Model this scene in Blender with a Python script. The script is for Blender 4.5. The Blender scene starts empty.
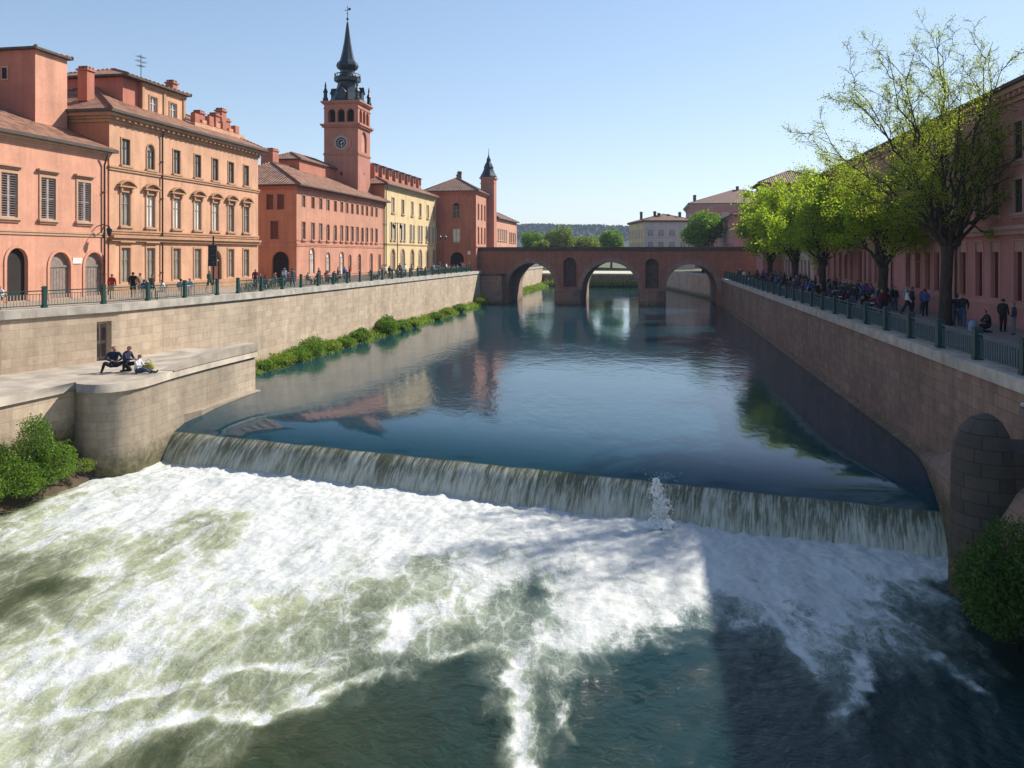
import bpy, math, random
import numpy as np
from mathutils import Vector, Matrix
rnd = random.Random(11)
SC = bpy.context.scene
COL = SC.collection
R = math.radians
V = Vector
CAMH = 9.0
ZL, ZR, ZLOW, ZT = 6.05, 4.9, -1.9, 2.7      # left quay, right quay, lower water, terrace


def cam_ray(px, py, z):
    """ground point of level z that the photograph shows at a given place"""
    d = (CAMH - z) * 800.0 / (py - 255.0)
    return V(((px - 512) / 800.0 * d, d, z))


# ---------------------------------------------------------------- materials
def srgb(r, g, b):
    f = lambda c: (c / 255 / 12.92) if c / 255 <= .04045 else ((c / 255 + .055) / 1.055) ** 2.4
    return (f(r), f(g), f(b))


class NT:
    def __init__(s, name):
        s.m = bpy.data.materials.new(name)
        s.m.use_nodes = True
        s.t = s.m.node_tree
        s.t.nodes.clear()
        s.out = s.t.nodes.new('ShaderNodeOutputMaterial')

    def n(s, typ, ins=None, **kw):
        nd = s.t.nodes.new('ShaderNode' + typ)
        for k, v in kw.items():
            setattr(nd, k, v)
        for k, v in (ins or {}).items():
            s.set(nd, k, v)
        return nd

    def set(s, nd, k, v):
        sock = nd.inputs[k]
        if isinstance(v, bpy.types.NodeSocket):
            s.t.links.new(v, sock)
        else:
            if isinstance(v, tuple) and len(v) == 3 and sock.type == 'RGBA':
                v = v + (1,)
            sock.default_value = v

    def coord(s, which='Object', scale=(1, 1, 1), loc=(0, 0, 0), rot=(0, 0, 0)):
        c = s.n('TexCoord')
        mp = s.n('Mapping', {'Vector': c.outputs[which], 'Scale': scale, 'Location': loc, 'Rotation': rot})
        return mp.outputs[0]

    def noise(s, vec, scale, detail=4, rough=.55, dist=0):
        return s.n('TexNoise', {'Vector': vec, 'Scale': scale, 'Detail': detail, 'Roughness': rough, 'Distortion': dist}).outputs['Fac']

    def math(s, op, a, b=None, c=None, clamp=False):
        nd = s.n('Math', {0: a}, operation=op, use_clamp=clamp)
        if b is not None:
            s.set(nd, 1, b)
        if c is not None:
            s.set(nd, 2, c)
        return nd.outputs[0]

    def rng(s, v, a, b, c=0., d=1.):
        return s.n('MapRange', {'Value': v, 'From Min': a, 'From Max': b, 'To Min': c, 'To Max': d}).outputs[0]

    def mix(s, f, a, b, mode='MIX'):
        nd = s.n('Mix', data_type='RGBA', blend_type=mode)
        s.set(nd, 0, f)
        s.set(nd, 6, a)
        s.set(nd, 7, b)
        return nd.outputs[2]

    def bump(s, h, strength=.3, dist=.02, normal=None):
        nd = s.n('Bump', {'Height': h, 'Strength': strength, 'Distance': dist})
        if normal is not None:
            s.set(nd, 'Normal', normal)
        return nd.outputs[0]

    def bsdf(s, color, rough=.8, normal=None, **kw):
        b = s.n('BsdfPrincipled', {'Base Color': color, 'Roughness': rough})
        if normal is not None:
            s.set(b, 'Normal', normal)
        for k, v in kw.items():
            s.set(b, k.replace('_', ' '), v)
        return b.outputs[0]

    def done(s, shader):
        s.t.links.new(shader, s.out.inputs['Surface'])
        return s.m


def sc3(c, k):
    return tuple(min(1, x * k) for x in c)


def m_plain(name, c, rough=.7, var=.15, scale=4, metallic=0.0, bump=0.0, bscale=40):
    t = NT(name)
    v = t.coord()
    f = t.noise(v, scale, 5)
    col = t.mix(t.rng(f, .3, .7), sc3(c, 1 - var), sc3(c, 1 + var))
    nm = None
    if bump:
        nm = t.bump(t.noise(v, bscale, 4), bump, .02)
    return t.done(t.bsdf(col, rough, nm, Metallic=metallic))


def m_plaster(name, c, dirt=.3):
    t = NT(name)
    v = t.coord()
    big = t.noise(v, .35, 6, .6)
    fine = t.noise(v, 5, 5, .6)
    st = t.noise(t.coord('Object', (1.3, 1.3, .09)), 1.6, 5, .6)
    f = t.math('ADD', t.math('MULTIPLY', big, .45), t.math('ADD', t.math('MULTIPLY', st, .35), t.math('MULTIPLY', fine, .2)))
    col = t.mix(t.rng(f, .36, .62), sc3(c, 1 - dirt), sc3(c, 1.1))
    patch = t.rng(t.noise(t.coord('Object', loc=(9, 3, 1)), .8, 7, .7), .6, .72)
    col = t.mix(t.math('MULTIPLY', patch, .35), col, tuple(.55 * x + .45 * y for x, y in zip(c, (.42, .36, .28))))
    nm = t.bump(t.noise(v, 25, 5, .6), .25, .02)
    return t.done(t.bsdf(col, .9, nm))


def m_blocks(name, c1, c2, mortar, bw=.95, bh=.45, msize=.012, stain=.5, algae=None, rough=.9):
    """cut stone in courses, uv in metres; algae = (z0, z1) of the green damp band over the water"""
    t = NT(name)
    uv = t.coord('UV')
    wob = t.n('VectorMath', {0: uv, 1: (0, 0, 0)}, operation='ADD')
    nz = t.n('TexNoise', {'Vector': uv, 'Scale': 1.5, 'Detail': 3})
    sc = t.n('VectorMath', {0: nz.outputs['Color'], 1: (.03, .03, 0)}, operation='MULTIPLY')
    t.set(wob, 1, sc.outputs[0])
    br = t.n('TexBrick', {'Vector': wob.outputs[0], 'Color1': c1, 'Color2': c2, 'Mortar': mortar, 'Scale': 1.0, 'Mortar Size': msize,
                          'Mortar Smooth': .3, 'Bias': 0.0, 'Brick Width': bw, 'Row Height': bh})
    br.offset = .5
    br.squash = .8
    br.squash_frequency = 3
    v = t.coord()
    big = t.noise(v, .22, 6, .65)
    fine = t.noise(v, 3, 6, .65)
    st = t.noise(t.coord('UV', (.9, .1, 1)), 1.4, 5, .6)
    f = t.math('ADD', t.math('MULTIPLY', big, .4), t.math('ADD', t.math('MULTIPLY', st, .35), t.math('MULTIPLY', fine, .25)))
    dark = t.mix(1.0, br.outputs['Color'], tuple(1 - stain * k for k in (.75, .8, .85)), 'MULTIPLY')
    col = t.mix(t.rng(f, .38, .62), dark, br.outputs['Color'])
    drip = t.rng(t.noise(t.coord('UV', (1.6, .05, 1)), 1.3, 6, .7), .54, .72)
    col = t.mix(t.math('MULTIPLY', drip, t.rng(big, .3, .6, .1, .5)), col, sc3(c2, .45))
    if algae:
        g = t.n('NewGeometry')
        z = t.n('SeparateXYZ', {0: g.outputs['Position']}).outputs[2]
        zz = t.math('ADD', z, t.math('MULTIPLY', t.math('SUBTRACT', fine, .5), .9))
        wet = t.rng(zz, algae[1], algae[0])
        gc = t.mix(t.rng(fine, .4, .65), (.045, .045, .018), (.14, .12, .045))
        col = t.mix(t.math('MULTIPLY', wet, .9), col, gc)
    h = t.math('ADD', t.math('MULTIPLY', br.outputs['Fac'], -.8), t.math('MULTIPLY', t.noise(v, 9, 6, .65), .8))
    return t.done(t.bsdf(col, rough, t.bump(h, .6, .03)))


def m_tiles(name, c1, c2):
    t = NT(name)
    uv = t.coord('UV')
    x = t.n('SeparateXYZ', {0: uv})
    u, w = x.outputs[0], x.outputs[1]
    cu = t.math('DIVIDE', u, .34)
    cv = t.math('DIVIDE', w, .45)
    wave = t.math('SINE', t.math('MULTIPLY', cu, 2 * math.pi))
    row = t.math('FRACT', cv)
    cell = t.n('CombineXYZ', {0: t.math('FLOOR', cu), 1: t.math('FLOOR', cv)}).outputs[0]
    wn = t.n('TexWhiteNoise', {'Vector': cell}, noise_dimensions='3D').outputs['Value']
    st = t.noise(t.coord(), .7, 6, .65)
    f = t.math('ADD', t.math('MULTIPLY', wn, .55), t.math('MULTIPLY', st, .6))
    col = t.mix(t.rng(f, .3, .8), c1, c2)
    col = t.mix(t.rng(wave, -.5, -1., 0, .75), col, sc3(c1, .35))
    h = t.math('ADD', wave, t.math('MULTIPLY', row, -.8))
    return t.done(t.bsdf(col, .85, t.bump(h, .9, .08)))


def m_leaf(name, c1, c2, trans=.5):
    t = NT(name)
    g = t.n('NewGeometry').outputs['Random Per Island']
    cl = t.noise(t.coord(), .9, 4, .6)
    f = t.math('ADD', t.math('MULTIPLY', g, .6), t.math('MULTIPLY', cl, .5))
    col = t.mix(t.rng(f, .2, .85), c1, c2)
    d = t.n('BsdfPrincipled', {'Base Color': col, 'Roughness': .55, 'Specular IOR Level': .3})
    tr = t.n('BsdfTranslucent', {'Color': t.mix(1., col, (1.0, 1.1, .5), 'MULTIPLY')})
    mx = t.n('MixShader', {0: trans, 1: d.outputs[0], 2: tr.outputs[0]})
    return t.done(mx.outputs[0])


def m_bark(name, c):
    t = NT(name)
    v = t.coord('Object', (1, 1, .25))
    f = t.noise(v, 9, 6, .65)
    col = t.mix(t.rng(f, .35, .65), sc3(c, .55), sc3(c, 1.3))
    return t.done(t.bsdf(col, .95, t.bump(f, .8, .04)))


def m_glass(name, c=(.03, .04, .05)):
    t = NT(name)
    f = t.noise(t.coord('Object', (.6, .6, .6)), 1.2, 3)
    col = t.mix(f, sc3(c, .6), sc3(c, 1.5))
    return t.done(t.bsdf(col, .06, t.bump(t.noise(t.coord(), 2.0, 2), .05, .05)))


M = {}
M['salmon'] = m_plaster('salmon_plaster', (.69, .335, .22), .36)
M['salmon_trim'] = m_plaster('salmon_trim_stone', (.55, .33, .21), .25)
M['peach'] = m_plaster('peach_plaster', (.69, .38, .23), .38)
M['peach_trim'] = m_plaster('peach_trim_stone', (.50, .29, .165), .3)
M['rust'] = m_plaster('rust_red_plaster', (.50, .18, .12))
M['orange'] = m_plaster('shaded_orange_plaster', (.58, .23, .13))  # deeper orange for end walls; their shade and warm bounce sit in the colour
M['pink'] = m_plaster('rose_plaster', (.60, .285, .185), .38)
M['cream'] = m_plaster('cream_plaster', (.76, .57, .30), .34)
M['cream_trim'] = m_plaster('cream_trim_stone', (.56, .42, .25), .25)
M['brickred'] = m_plaster('brick_red_plaster', (.50, .185, .12), .36)
M['tower_red'] = m_plaster('tower_red_plaster', (.50, .21, .15), .3)
M['mauve'] = m_plaster('mauve_pink_plaster', (.47, .21, .19))
M['mauve_trim'] = m_plaster('mauve_trim_stone', (.48, .28, .25), .25)
M['greyhouse'] = m_plaster('pale_grey_plaster', (.55, .46, .44), .2)
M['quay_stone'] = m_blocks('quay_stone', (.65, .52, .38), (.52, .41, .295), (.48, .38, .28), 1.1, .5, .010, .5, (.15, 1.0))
M['bastion_stone'] = m_blocks('bastion_stone', (.47, .39, .29), (.40, .33, .245), (.30, .25, .19), .9, .42, .008, .55, (-1.5, -.3))
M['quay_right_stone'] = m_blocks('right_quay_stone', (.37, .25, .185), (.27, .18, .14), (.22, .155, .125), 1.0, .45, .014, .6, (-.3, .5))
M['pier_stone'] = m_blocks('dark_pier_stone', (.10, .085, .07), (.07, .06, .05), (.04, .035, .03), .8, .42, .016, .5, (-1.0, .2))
M['coping'] = m_plain('coping_stone', (.44, .40, .34), .9, .3, 1.2, 0, .5, 20)
M['terrace_stone'] = m_plain('terrace_stone', (.40, .345, .275), .9, .33, .7, 0, .4, 20)
M['bridge_brick'] = m_blocks('bridge_brick', (.46, .18, .12), (.36, .14, .095), (.34, .21, .15), .5, .16, .012, .4)
M['bridge_stone'] = m_blocks('bridge_stone', (.42, .27, .21), (.33, .215, .17), (.21, .15, .12), .9, .5, .016, .5, (-.3, 1.0))
M['dark_stone'] = m_plain('dark_weathered_stone', (.09, .07, .06), .9, .3, 1.5, 0, .4, 15)
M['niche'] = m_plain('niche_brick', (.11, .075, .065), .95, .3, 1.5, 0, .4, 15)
M['tiles'] = m_tiles('terracotta_tiles', (.23, .10, .06), (.46, .24, .15))
M['tiles_brown'] = m_tiles('brown_roof_tiles', (.20, .10, .07), (.33, .18, .125))
M['slate'] = m_plain('dark_slate_metal', (.028, .04, .052), .42, .35, 2.5, .35, .2, 12)
M['shutter'] = m_plain('grey_lilac_shutter', (.40, .33, .31), .7, .2, 3)
M['shutter_cream'] = m_plain('cream_shutter', (.58, .50, .38), .7, .15, 3)
M['sash'] = m_plain('weathered_sash', (.36, .28, .21), .6, .15, 5)
M['sash_dark'] = m_plain('dark_sash', (.07, .05, .04), .5, .2, 5)
M['glass'] = m_glass('window_glass')
M['glass_pale'] = m_plain('pale_blind', (.74, .70, .62), .5, .15, 1.2)
M['glass_grey'] = m_plain('dusty_glass', (.30, .28, .24), .25, .35, 1.0)
M['maroon'] = m_plain('maroon_boards', (.11, .022, .03), .5, .25, 2)
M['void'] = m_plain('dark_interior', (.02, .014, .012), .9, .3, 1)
M['door_wood'] = m_plain('weathered_door', (.25, .19, .16), .7, .25, 3)
M['redwood'] = m_plain('dark_red_door', (.16, .045, .03), .6, .25, 3)
M['rail_green'] = m_plain('dark_green_iron', (.018, .075, .068), .42, .25, 6, .1)
M['rail_teal'] = m_plain('teal_iron', (.014, .055, .06), .42, .25, 6, .1)
M['rail_pale'] = m_plain('pale_painted_iron', (.42, .36, .28), .5, .2, 4)
M['rail_blue'] = m_plain('blue_grey_iron', (.04, .09, .11), .45, .2, 4)
M['iron'] = m_plain('black_iron', (.02, .02, .022), .45, .2, 6, .4)
M['steel'] = m_plain('grey_steel', (.30, .32, .34), .35, .15, 6, .8)
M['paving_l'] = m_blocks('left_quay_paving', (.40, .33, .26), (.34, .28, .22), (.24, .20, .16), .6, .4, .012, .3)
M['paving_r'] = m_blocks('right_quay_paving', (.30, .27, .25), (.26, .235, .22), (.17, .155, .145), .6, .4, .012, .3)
M['earth'] = m_plain('muddy_earth', (.075, .055, .032), .95, .4, 1.2, 0, .8, 6)
M['field'] = m_plain('far_ground', (.10, .11, .05), .95, .3, .02)
M['bark'] = m_bark('dark_bark', (.055, .042, .032))
M['leaf_spring'] = m_leaf('spring_leaf', (.30, .37, .035), (.52, .56, .08), .68)
M['leaf_spring2'] = m_leaf('lime_leaf', (.27, .37, .035), (.48, .55, .065), .68)
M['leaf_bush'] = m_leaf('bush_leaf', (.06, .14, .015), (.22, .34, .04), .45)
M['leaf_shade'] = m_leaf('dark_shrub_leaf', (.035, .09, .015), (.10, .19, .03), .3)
M['leaf_far'] = m_leaf('far_tree_leaf', (.12, .17, .03), (.28, .32, .06), .5)
M['leaf_green'] = m_leaf('bright_green_leaf', (.08, .18, .018), (.22, .34, .04), .5)
M['leaf_hill'] = m_plain('hill_tree_foliage', (.038, .062, .028), 1.0, .3, .02)
M['leaf_grass'] = m_leaf('bank_grass_leaf', (.13, .21, .03), (.32, .40, .07), .5)
M['wood'] = m_plain('cafe_wood', (.20, .12, .07), .6, .25, 5)
M['white_paint'] = m_plain('white_paint', (.72, .70, .66), .5, .08, 5)
M['cloth'] = m_plain('white_cloth', (.68, .66, .64), .9, .08, 3)
M['yellow_bag'] = m_plain('olive_yellow_canvas', (.30, .27, .06), .85, .25, 12, 0, .3, 60)


def m_hill():
    t = NT('forested_hill')
    v = t.coord()
    f = t.noise(v, .05, 8, .7)
    col = t.mix(t.rng(f, .35, .65), (.012, .026, .018), (.035, .055, .03))
    return t.done(t.bsdf(col, .95, t.bump(f, 1., 8)))


M['hill'] = m_hill()


# ---------------------------------------------------------------- mesh builder
class MB:
    def __init__(s):
        s.v, s.f, s.fm, s.uv, s.mats = [], [], [], [], []
        s.smooth = []
        s.X = Matrix.Identity(4)

    def mi(s, m):
        if m not in s.mats:
            s.mats.append(m)
        return s.mats.index(m)

    def face(s, pts, mat, uv=None, smooth=False):
        pts = [s.X @ V(p) for p in pts]
        if uv is None:
            n = V((0, 0, 0))
            for i in range(len(pts)):
                a, b = pts[i], pts[(i + 1) % len(pts)]
                n += a.cross(b)
            if n.length > 1e-12:
                n.normalize()
            if abs(n.z) > .96 or n.length < .5:
                uv = [(p.x, p.y) for p in pts]
            else:
                tx = V((0, 0, 1)).cross(n).normalized()
                if tx.x < 0 or (abs(tx.x) < 1e-6 and tx.y < 0):
                    tx = -tx
                bx = n.cross(tx)
                if bx.z < 0:
                    bx = -bx
                uv = [(p.dot(tx), p.dot(bx)) for p in pts]
        i0 = len(s.v)
        s.v += [tuple(p) for p in pts]
        s.f.append(tuple(range(i0, i0 + len(pts))))
        s.fm.append(s.mi(mat))
        s.uv += uv
        s.smooth.append(smooth)

    def box(s, a, b, mat, X=None):
        x0, y0, z0 = a
        x1, y1, z1 = b
        P = [V((x, y, z)) for z in (z0, z1) for x, y in ((x0, y0), (x1, y0), (x1, y1), (x0, y1))]
        if X is not None:
            P = [X @ p for p in P]
        for q in ((3, 2, 1, 0), (4, 5, 6, 7), (0, 1, 5, 4), (1, 2, 6, 5), (2, 3, 7, 6), (3, 0, 4, 7)):
            s.face([P[i] for i in q], mat)

    def prism(s, poly, z0, z1, mat, top=None, uv_run=False, smooth=False):
        n = len(poly)
        run = 0.0
        for i in range(n):
            a, b = poly[i], poly[(i + 1) % n]
            L = math.hypot(b[0] - a[0], b[1] - a[1])
            uv = [(run, z0), (run + L, z0), (run + L, z1), (run, z1)] if uv_run else None
            s.face([(a[0], a[1], z0), (b[0], b[1], z0), (b[0], b[1], z1), (a[0], a[1], z1)], mat, uv, smooth)
            run += L
        s.face([(p[0], p[1], z1) for p in poly], top or mat)
        s.face([(p[0], p[1], z0) for p in reversed(poly)], mat)

    def tube(s, pts, rad, n=6, mat=None, cap=True, smooth=True):
        pts = [V(p) for p in pts]
        rings = []
        for i, p in enumerate(pts):
            d = (pts[min(i + 1, len(pts) - 1)] - pts[max(i - 1, 0)])
            if d.length < 1e-9:
                d = V((0, 0, 1))
            d.normalize()
            up = V((0, 0, 1)) if abs(d.z) < .9 else V((1, 0, 0))
            a = d.cross(up).normalized()
            b = d.cross(a)
            r = rad[i] if isinstance(rad, (list, tuple)) else rad
            rings.append([p + a * (r * math.cos(2 * math.pi * k / n)) + b * (r * math.sin(2 * math.pi * k / n)) for k in range(n)])
        for i in range(len(pts) - 1):
            for k in range(n):
                k2 = (k + 1) % n
                s.face([rings[i][k], rings[i][k2], rings[i + 1][k2], rings[i + 1][k]], mat, None, smooth)
        if cap:
            s.face(rings[0][::-1], mat)
            s.face(rings[-1], mat)

    def lathe(s, prof, c, n, mat, rot=0.0, smooth=False):
        rings = [[V((c[0] + r * math.cos(rot + 2 * math.pi * k / n), c[1] + r * math.sin(rot + 2 * math.pi * k / n), z)) for k in range(n)] for r, z in prof]
        for i in range(len(prof) - 1):
            for k in range(n):
                k2 = (k + 1) % n
                s.face([rings[i][k], rings[i][k2], rings[i + 1][k2], rings[i + 1][k]], mat, None, smooth)
        s.face(rings[-1], mat)
        s.face(rings[0][::-1], mat)

    def mesh(s, name):
        me = bpy.data.meshes.new(name)
        me.from_pydata(s.v, [], s.f)
        for m in s.mats:
            me.materials.append(m)
        me.polygons.foreach_set('material_index', s.fm)
        me.polygons.foreach_set('use_smooth', s.smooth)
        ul = me.uv_layers.new(name='UVMap')
        ul.data.foreach_set('uv', [c for p in s.uv for c in p])
        me.update()
        if any(s.smooth):                     # welded so that smooth shading runs across faces
            import bmesh
            bm = bmesh.new()
            bm.from_mesh(me)
            bmesh.ops.remove_doubles(bm, verts=bm.verts, dist=1e-5)
            bm.to_mesh(me)
            bm.free()
        return me

    def build(s, name, parent=None, **kw):
        return link(name, s.mesh(name), parent, **kw)


def link(name, data, parent=None, mtx=None):
    o = bpy.data.objects.new(name, data)
    COL.objects.link(o)
    o.parent = parent
    if mtx is not None:
        o.matrix_local = mtx
    return o


def tag(o, label=None, cat=None, group=None, kind=None):
    for k, v in (('label', label), ('category', cat), ('group', group), ('kind', kind)):
        if v:
            o[k] = v
    return o


def thing(name, label, cat, loc=(0, 0, 0), rz=0.0, group=None):
    o = bpy.data.objects.new(name, None)
    COL.objects.link(o)
    o.empty_display_size = .2
    o.location = loc
    o.rotation_euler = (0, 0, rz)
    return tag(o, label, cat, group)


def copy_tree(o, parent=None):
    c = o.copy()
    COL.objects.link(c)
    c.parent = parent
    for ch in list(o.children):
        copy_tree(ch, c)
    return c


def numpy_quads(name, verts, faces_n, mats, parent=None, midx=None, quad=4):
    me = bpy.data.meshes.new(name)
    nf = faces_n
    me.vertices.add(len(verts))
    me.vertices.foreach_set('co', np.asarray(verts, dtype=np.float32).ravel())
    me.loops.add(nf * quad)
    me.loops.foreach_set('vertex_index', np.arange(nf * quad, dtype=np.int32))
    me.polygons.add(nf)
    me.polygons.foreach_set('loop_start', np.arange(0, nf * quad, quad, dtype=np.int32))
    me.polygons.foreach_set('loop_total', np.full(nf, quad, dtype=np.int32))
    for m in mats:
        me.materials.append(m)
    if midx is not None:
        me.polygons.foreach_set('material_index', midx)
    me.update(calc_edges=True)
    me.validate()
    return link(name, me, parent)


def leaf_mesh(name, centers, size, mat, parent=None, seed=1, droop=0.0):
    g = np.random.default_rng(seed)
    c = np.asarray(centers, dtype=np.float64)
    n = len(c)
    a = g.normal(size=(n, 3))
    a[:, 2] -= droop
    a /= np.linalg.norm(a, axis=1)[:, None]
    b = g.normal(size=(n, 3))
    b -= a * (a * b).sum(1)[:, None]
    b /= np.linalg.norm(b, axis=1)[:, None]
    s = (size * g.uniform(.6, 1.35, n))[:, None]
    nrm = np.cross(a, b)
    v = np.stack([c - a * s * .55, c + b * s * .33 + nrm * s * .1, c + a * s * .6, c - b * s * .33 + nrm * s * .1], 1).reshape(-1, 3)
    return numpy_quads(name, v, n, [mat], parent)


# ---------------------------------------------------------------- value noise (numpy)
_g = np.random.default_rng(5)
_PERM = np.concatenate([_g.permutation(512)] * 2)
_ANG = _g.uniform(0, 2 * np.pi, 512)
_GX, _GY = np.cos(_ANG), np.sin(_ANG)


def perlin(x, y):
    xi = np.floor(x).astype(int)
    yi = np.floor(y).astype(int)
    xf, yf = x - xi, y - yi
    u = xf ** 3 * (xf * (xf * 6 - 15) + 10)
    w = yf ** 3 * (yf * (yf * 6 - 15) + 10)

    def gr(ix, iy, dx, dy):
        h = _PERM[_PERM[ix & 511] + (iy & 511)]
        return _GX[h] * dx + _GY[h] * dy
    a = gr(xi, yi, xf, yf)
    b = gr(xi + 1, yi, xf - 1, yf)
    c = gr(xi, yi + 1, xf, yf - 1)
    d = gr(xi + 1, yi + 1, xf - 1, yf - 1)
    return (a + u * (b - a)) * (1 - w) + (c + u * (d - c)) * w


def fbm(x, y, octv=4, gain=.5, ridged=False):
    t = np.zeros_like(x)
    a, s = 1.0, 0.0
    for i in range(octv):
        p = perlin(x * 2 ** i + 17.3 * i, y * 2 ** i - 9.1 * i)
        t += a * ((1 - np.abs(p) * 2.2) if ridged else p)
        s += a
        a *= gain
    return t / s

# ---------------------------------------------------------------- walls with real openings
def outline(op):
    """opening outline, counter-clockwise from bottom-left, in wall coordinates"""
    u0, u1, z0, z1 = op['u0'], op['u1'], op['z0'], op['z1']
    if not op.get('arch'):
        return [(u0, z0), (u0, z1), (u1, z1), (u1, z0)]
    r = (u1 - u0) / 2
    zc = z1 - r
    n = op.get('n', 10)
    return [(u0, z0)] + [((u0 + u1) / 2 - r * math.cos(math.pi * k / n), zc + r * math.sin(math.pi * k / n)) for k in range(n + 1)] + [(u1, z0)]


def wall_face(mb, O, U, Nn, W, H, ops, mat, z_from=0.0):
    O, U, Nn = V(O), V(U), V(Nn)
    Z = V((0, 0, 1))
    P = lambda u, z, d=0.: O + U * u + Z * z - Nn * d
    us = sorted({0.0, W} | {o['u0'] for o in ops} | {o['u1'] for o in ops})
    zs = sorted({z_from, H} | {o['z0'] for o in ops} | {o['z1'] for o in ops})
    for i in range(len(us) - 1):
        for j in range(len(zs) - 1):
            uc, zc = (us[i] + us[i + 1]) / 2, (zs[j] + zs[j + 1]) / 2
            if any(o['u0'] < uc < o['u1'] and o['z0'] < zc < o['z1'] for o in ops):
                continue
            mb.face([P(us[i], zs[j]), P(us[i + 1], zs[j]), P(us[i + 1], zs[j + 1]), P(us[i], zs[j + 1])], mat)
    for o in ops:
        ol = outline(o)
        d = o.get('depth', .28)
        rm = o.get('rmat', mat)
        for i in range(len(ol)):
            a, b = ol[i], ol[(i + 1) % len(ol)]
            if i == len(ol) - 1 and o.get('open_bottom'):
                continue
            mb.face([P(*a), P(*b), P(b[0], b[1], d), P(a[0], a[1], d)], rm)
        if o.get('back'):
            mb.face([P(a, b, d) for a, b in ol], o['back'])
        if o.get('arch'):
            n = len(ol) - 3
            pts = ol[1:-1]
            h = n // 2
            for k in range(h):
                mb.face([P(o['u0'], o['z1']), P(*pts[k]), P(*pts[k + 1])], mat)
            for k in range(h, n):
                mb.face([P(o['u1'], o['z1']), P(*pts[k]), P(*pts[k + 1])], mat)


def ring(mb, op, sw, y0, y1, mat, bottom=False):
    """band round an opening (op centred on u=0 in window coordinates)"""
    ol = outline(op)
    cx = (op['u0'] + op['u1']) / 2
    if op.get('arch'):
        r = (op['u1'] - op['u0']) / 2
        zc = op['z1'] - r
        out = []
        for (u, z) in ol:
            if z <= zc + 1e-6:
                out.append((u + (sw if u > cx else -sw), z))
            else:
                k = (r + sw) / r
                out.append((cx + (u - cx) * k, zc + (z - zc) * k))
    else:
        out = [(u + (sw if u > cx else -sw), z + (sw if z > op['z0'] + .01 else 0)) for u, z in ol]
    n = len(ol)
    for i in range(n - 1 if not bottom else n):
        a, b, A, B = ol[i], ol[(i + 1) % n], out[i], out[(i + 1) % n]
        q = lambda p, y: (p[0], y, p[1])
        mb.face([q(a, y0), q(b, y0), q(B, y0), q(A, y0)], mat)
        mb.face([q(A, y0), q(B, y0), q(B, y1), q(A, y1)], mat)
        mb.face([q(a, y0), q(b, y0), q(b, y1), q(a, y1)], mat)
    for e, E in ((ol[0], out[0]), (ol[-1], out[-1])):
        mb.face([(e[0], y0, e[1]), (E[0], y0, E[1]), (E[0], y1, E[1]), (e[0], y1, e[1])], mat)


_WC = {}


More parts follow.
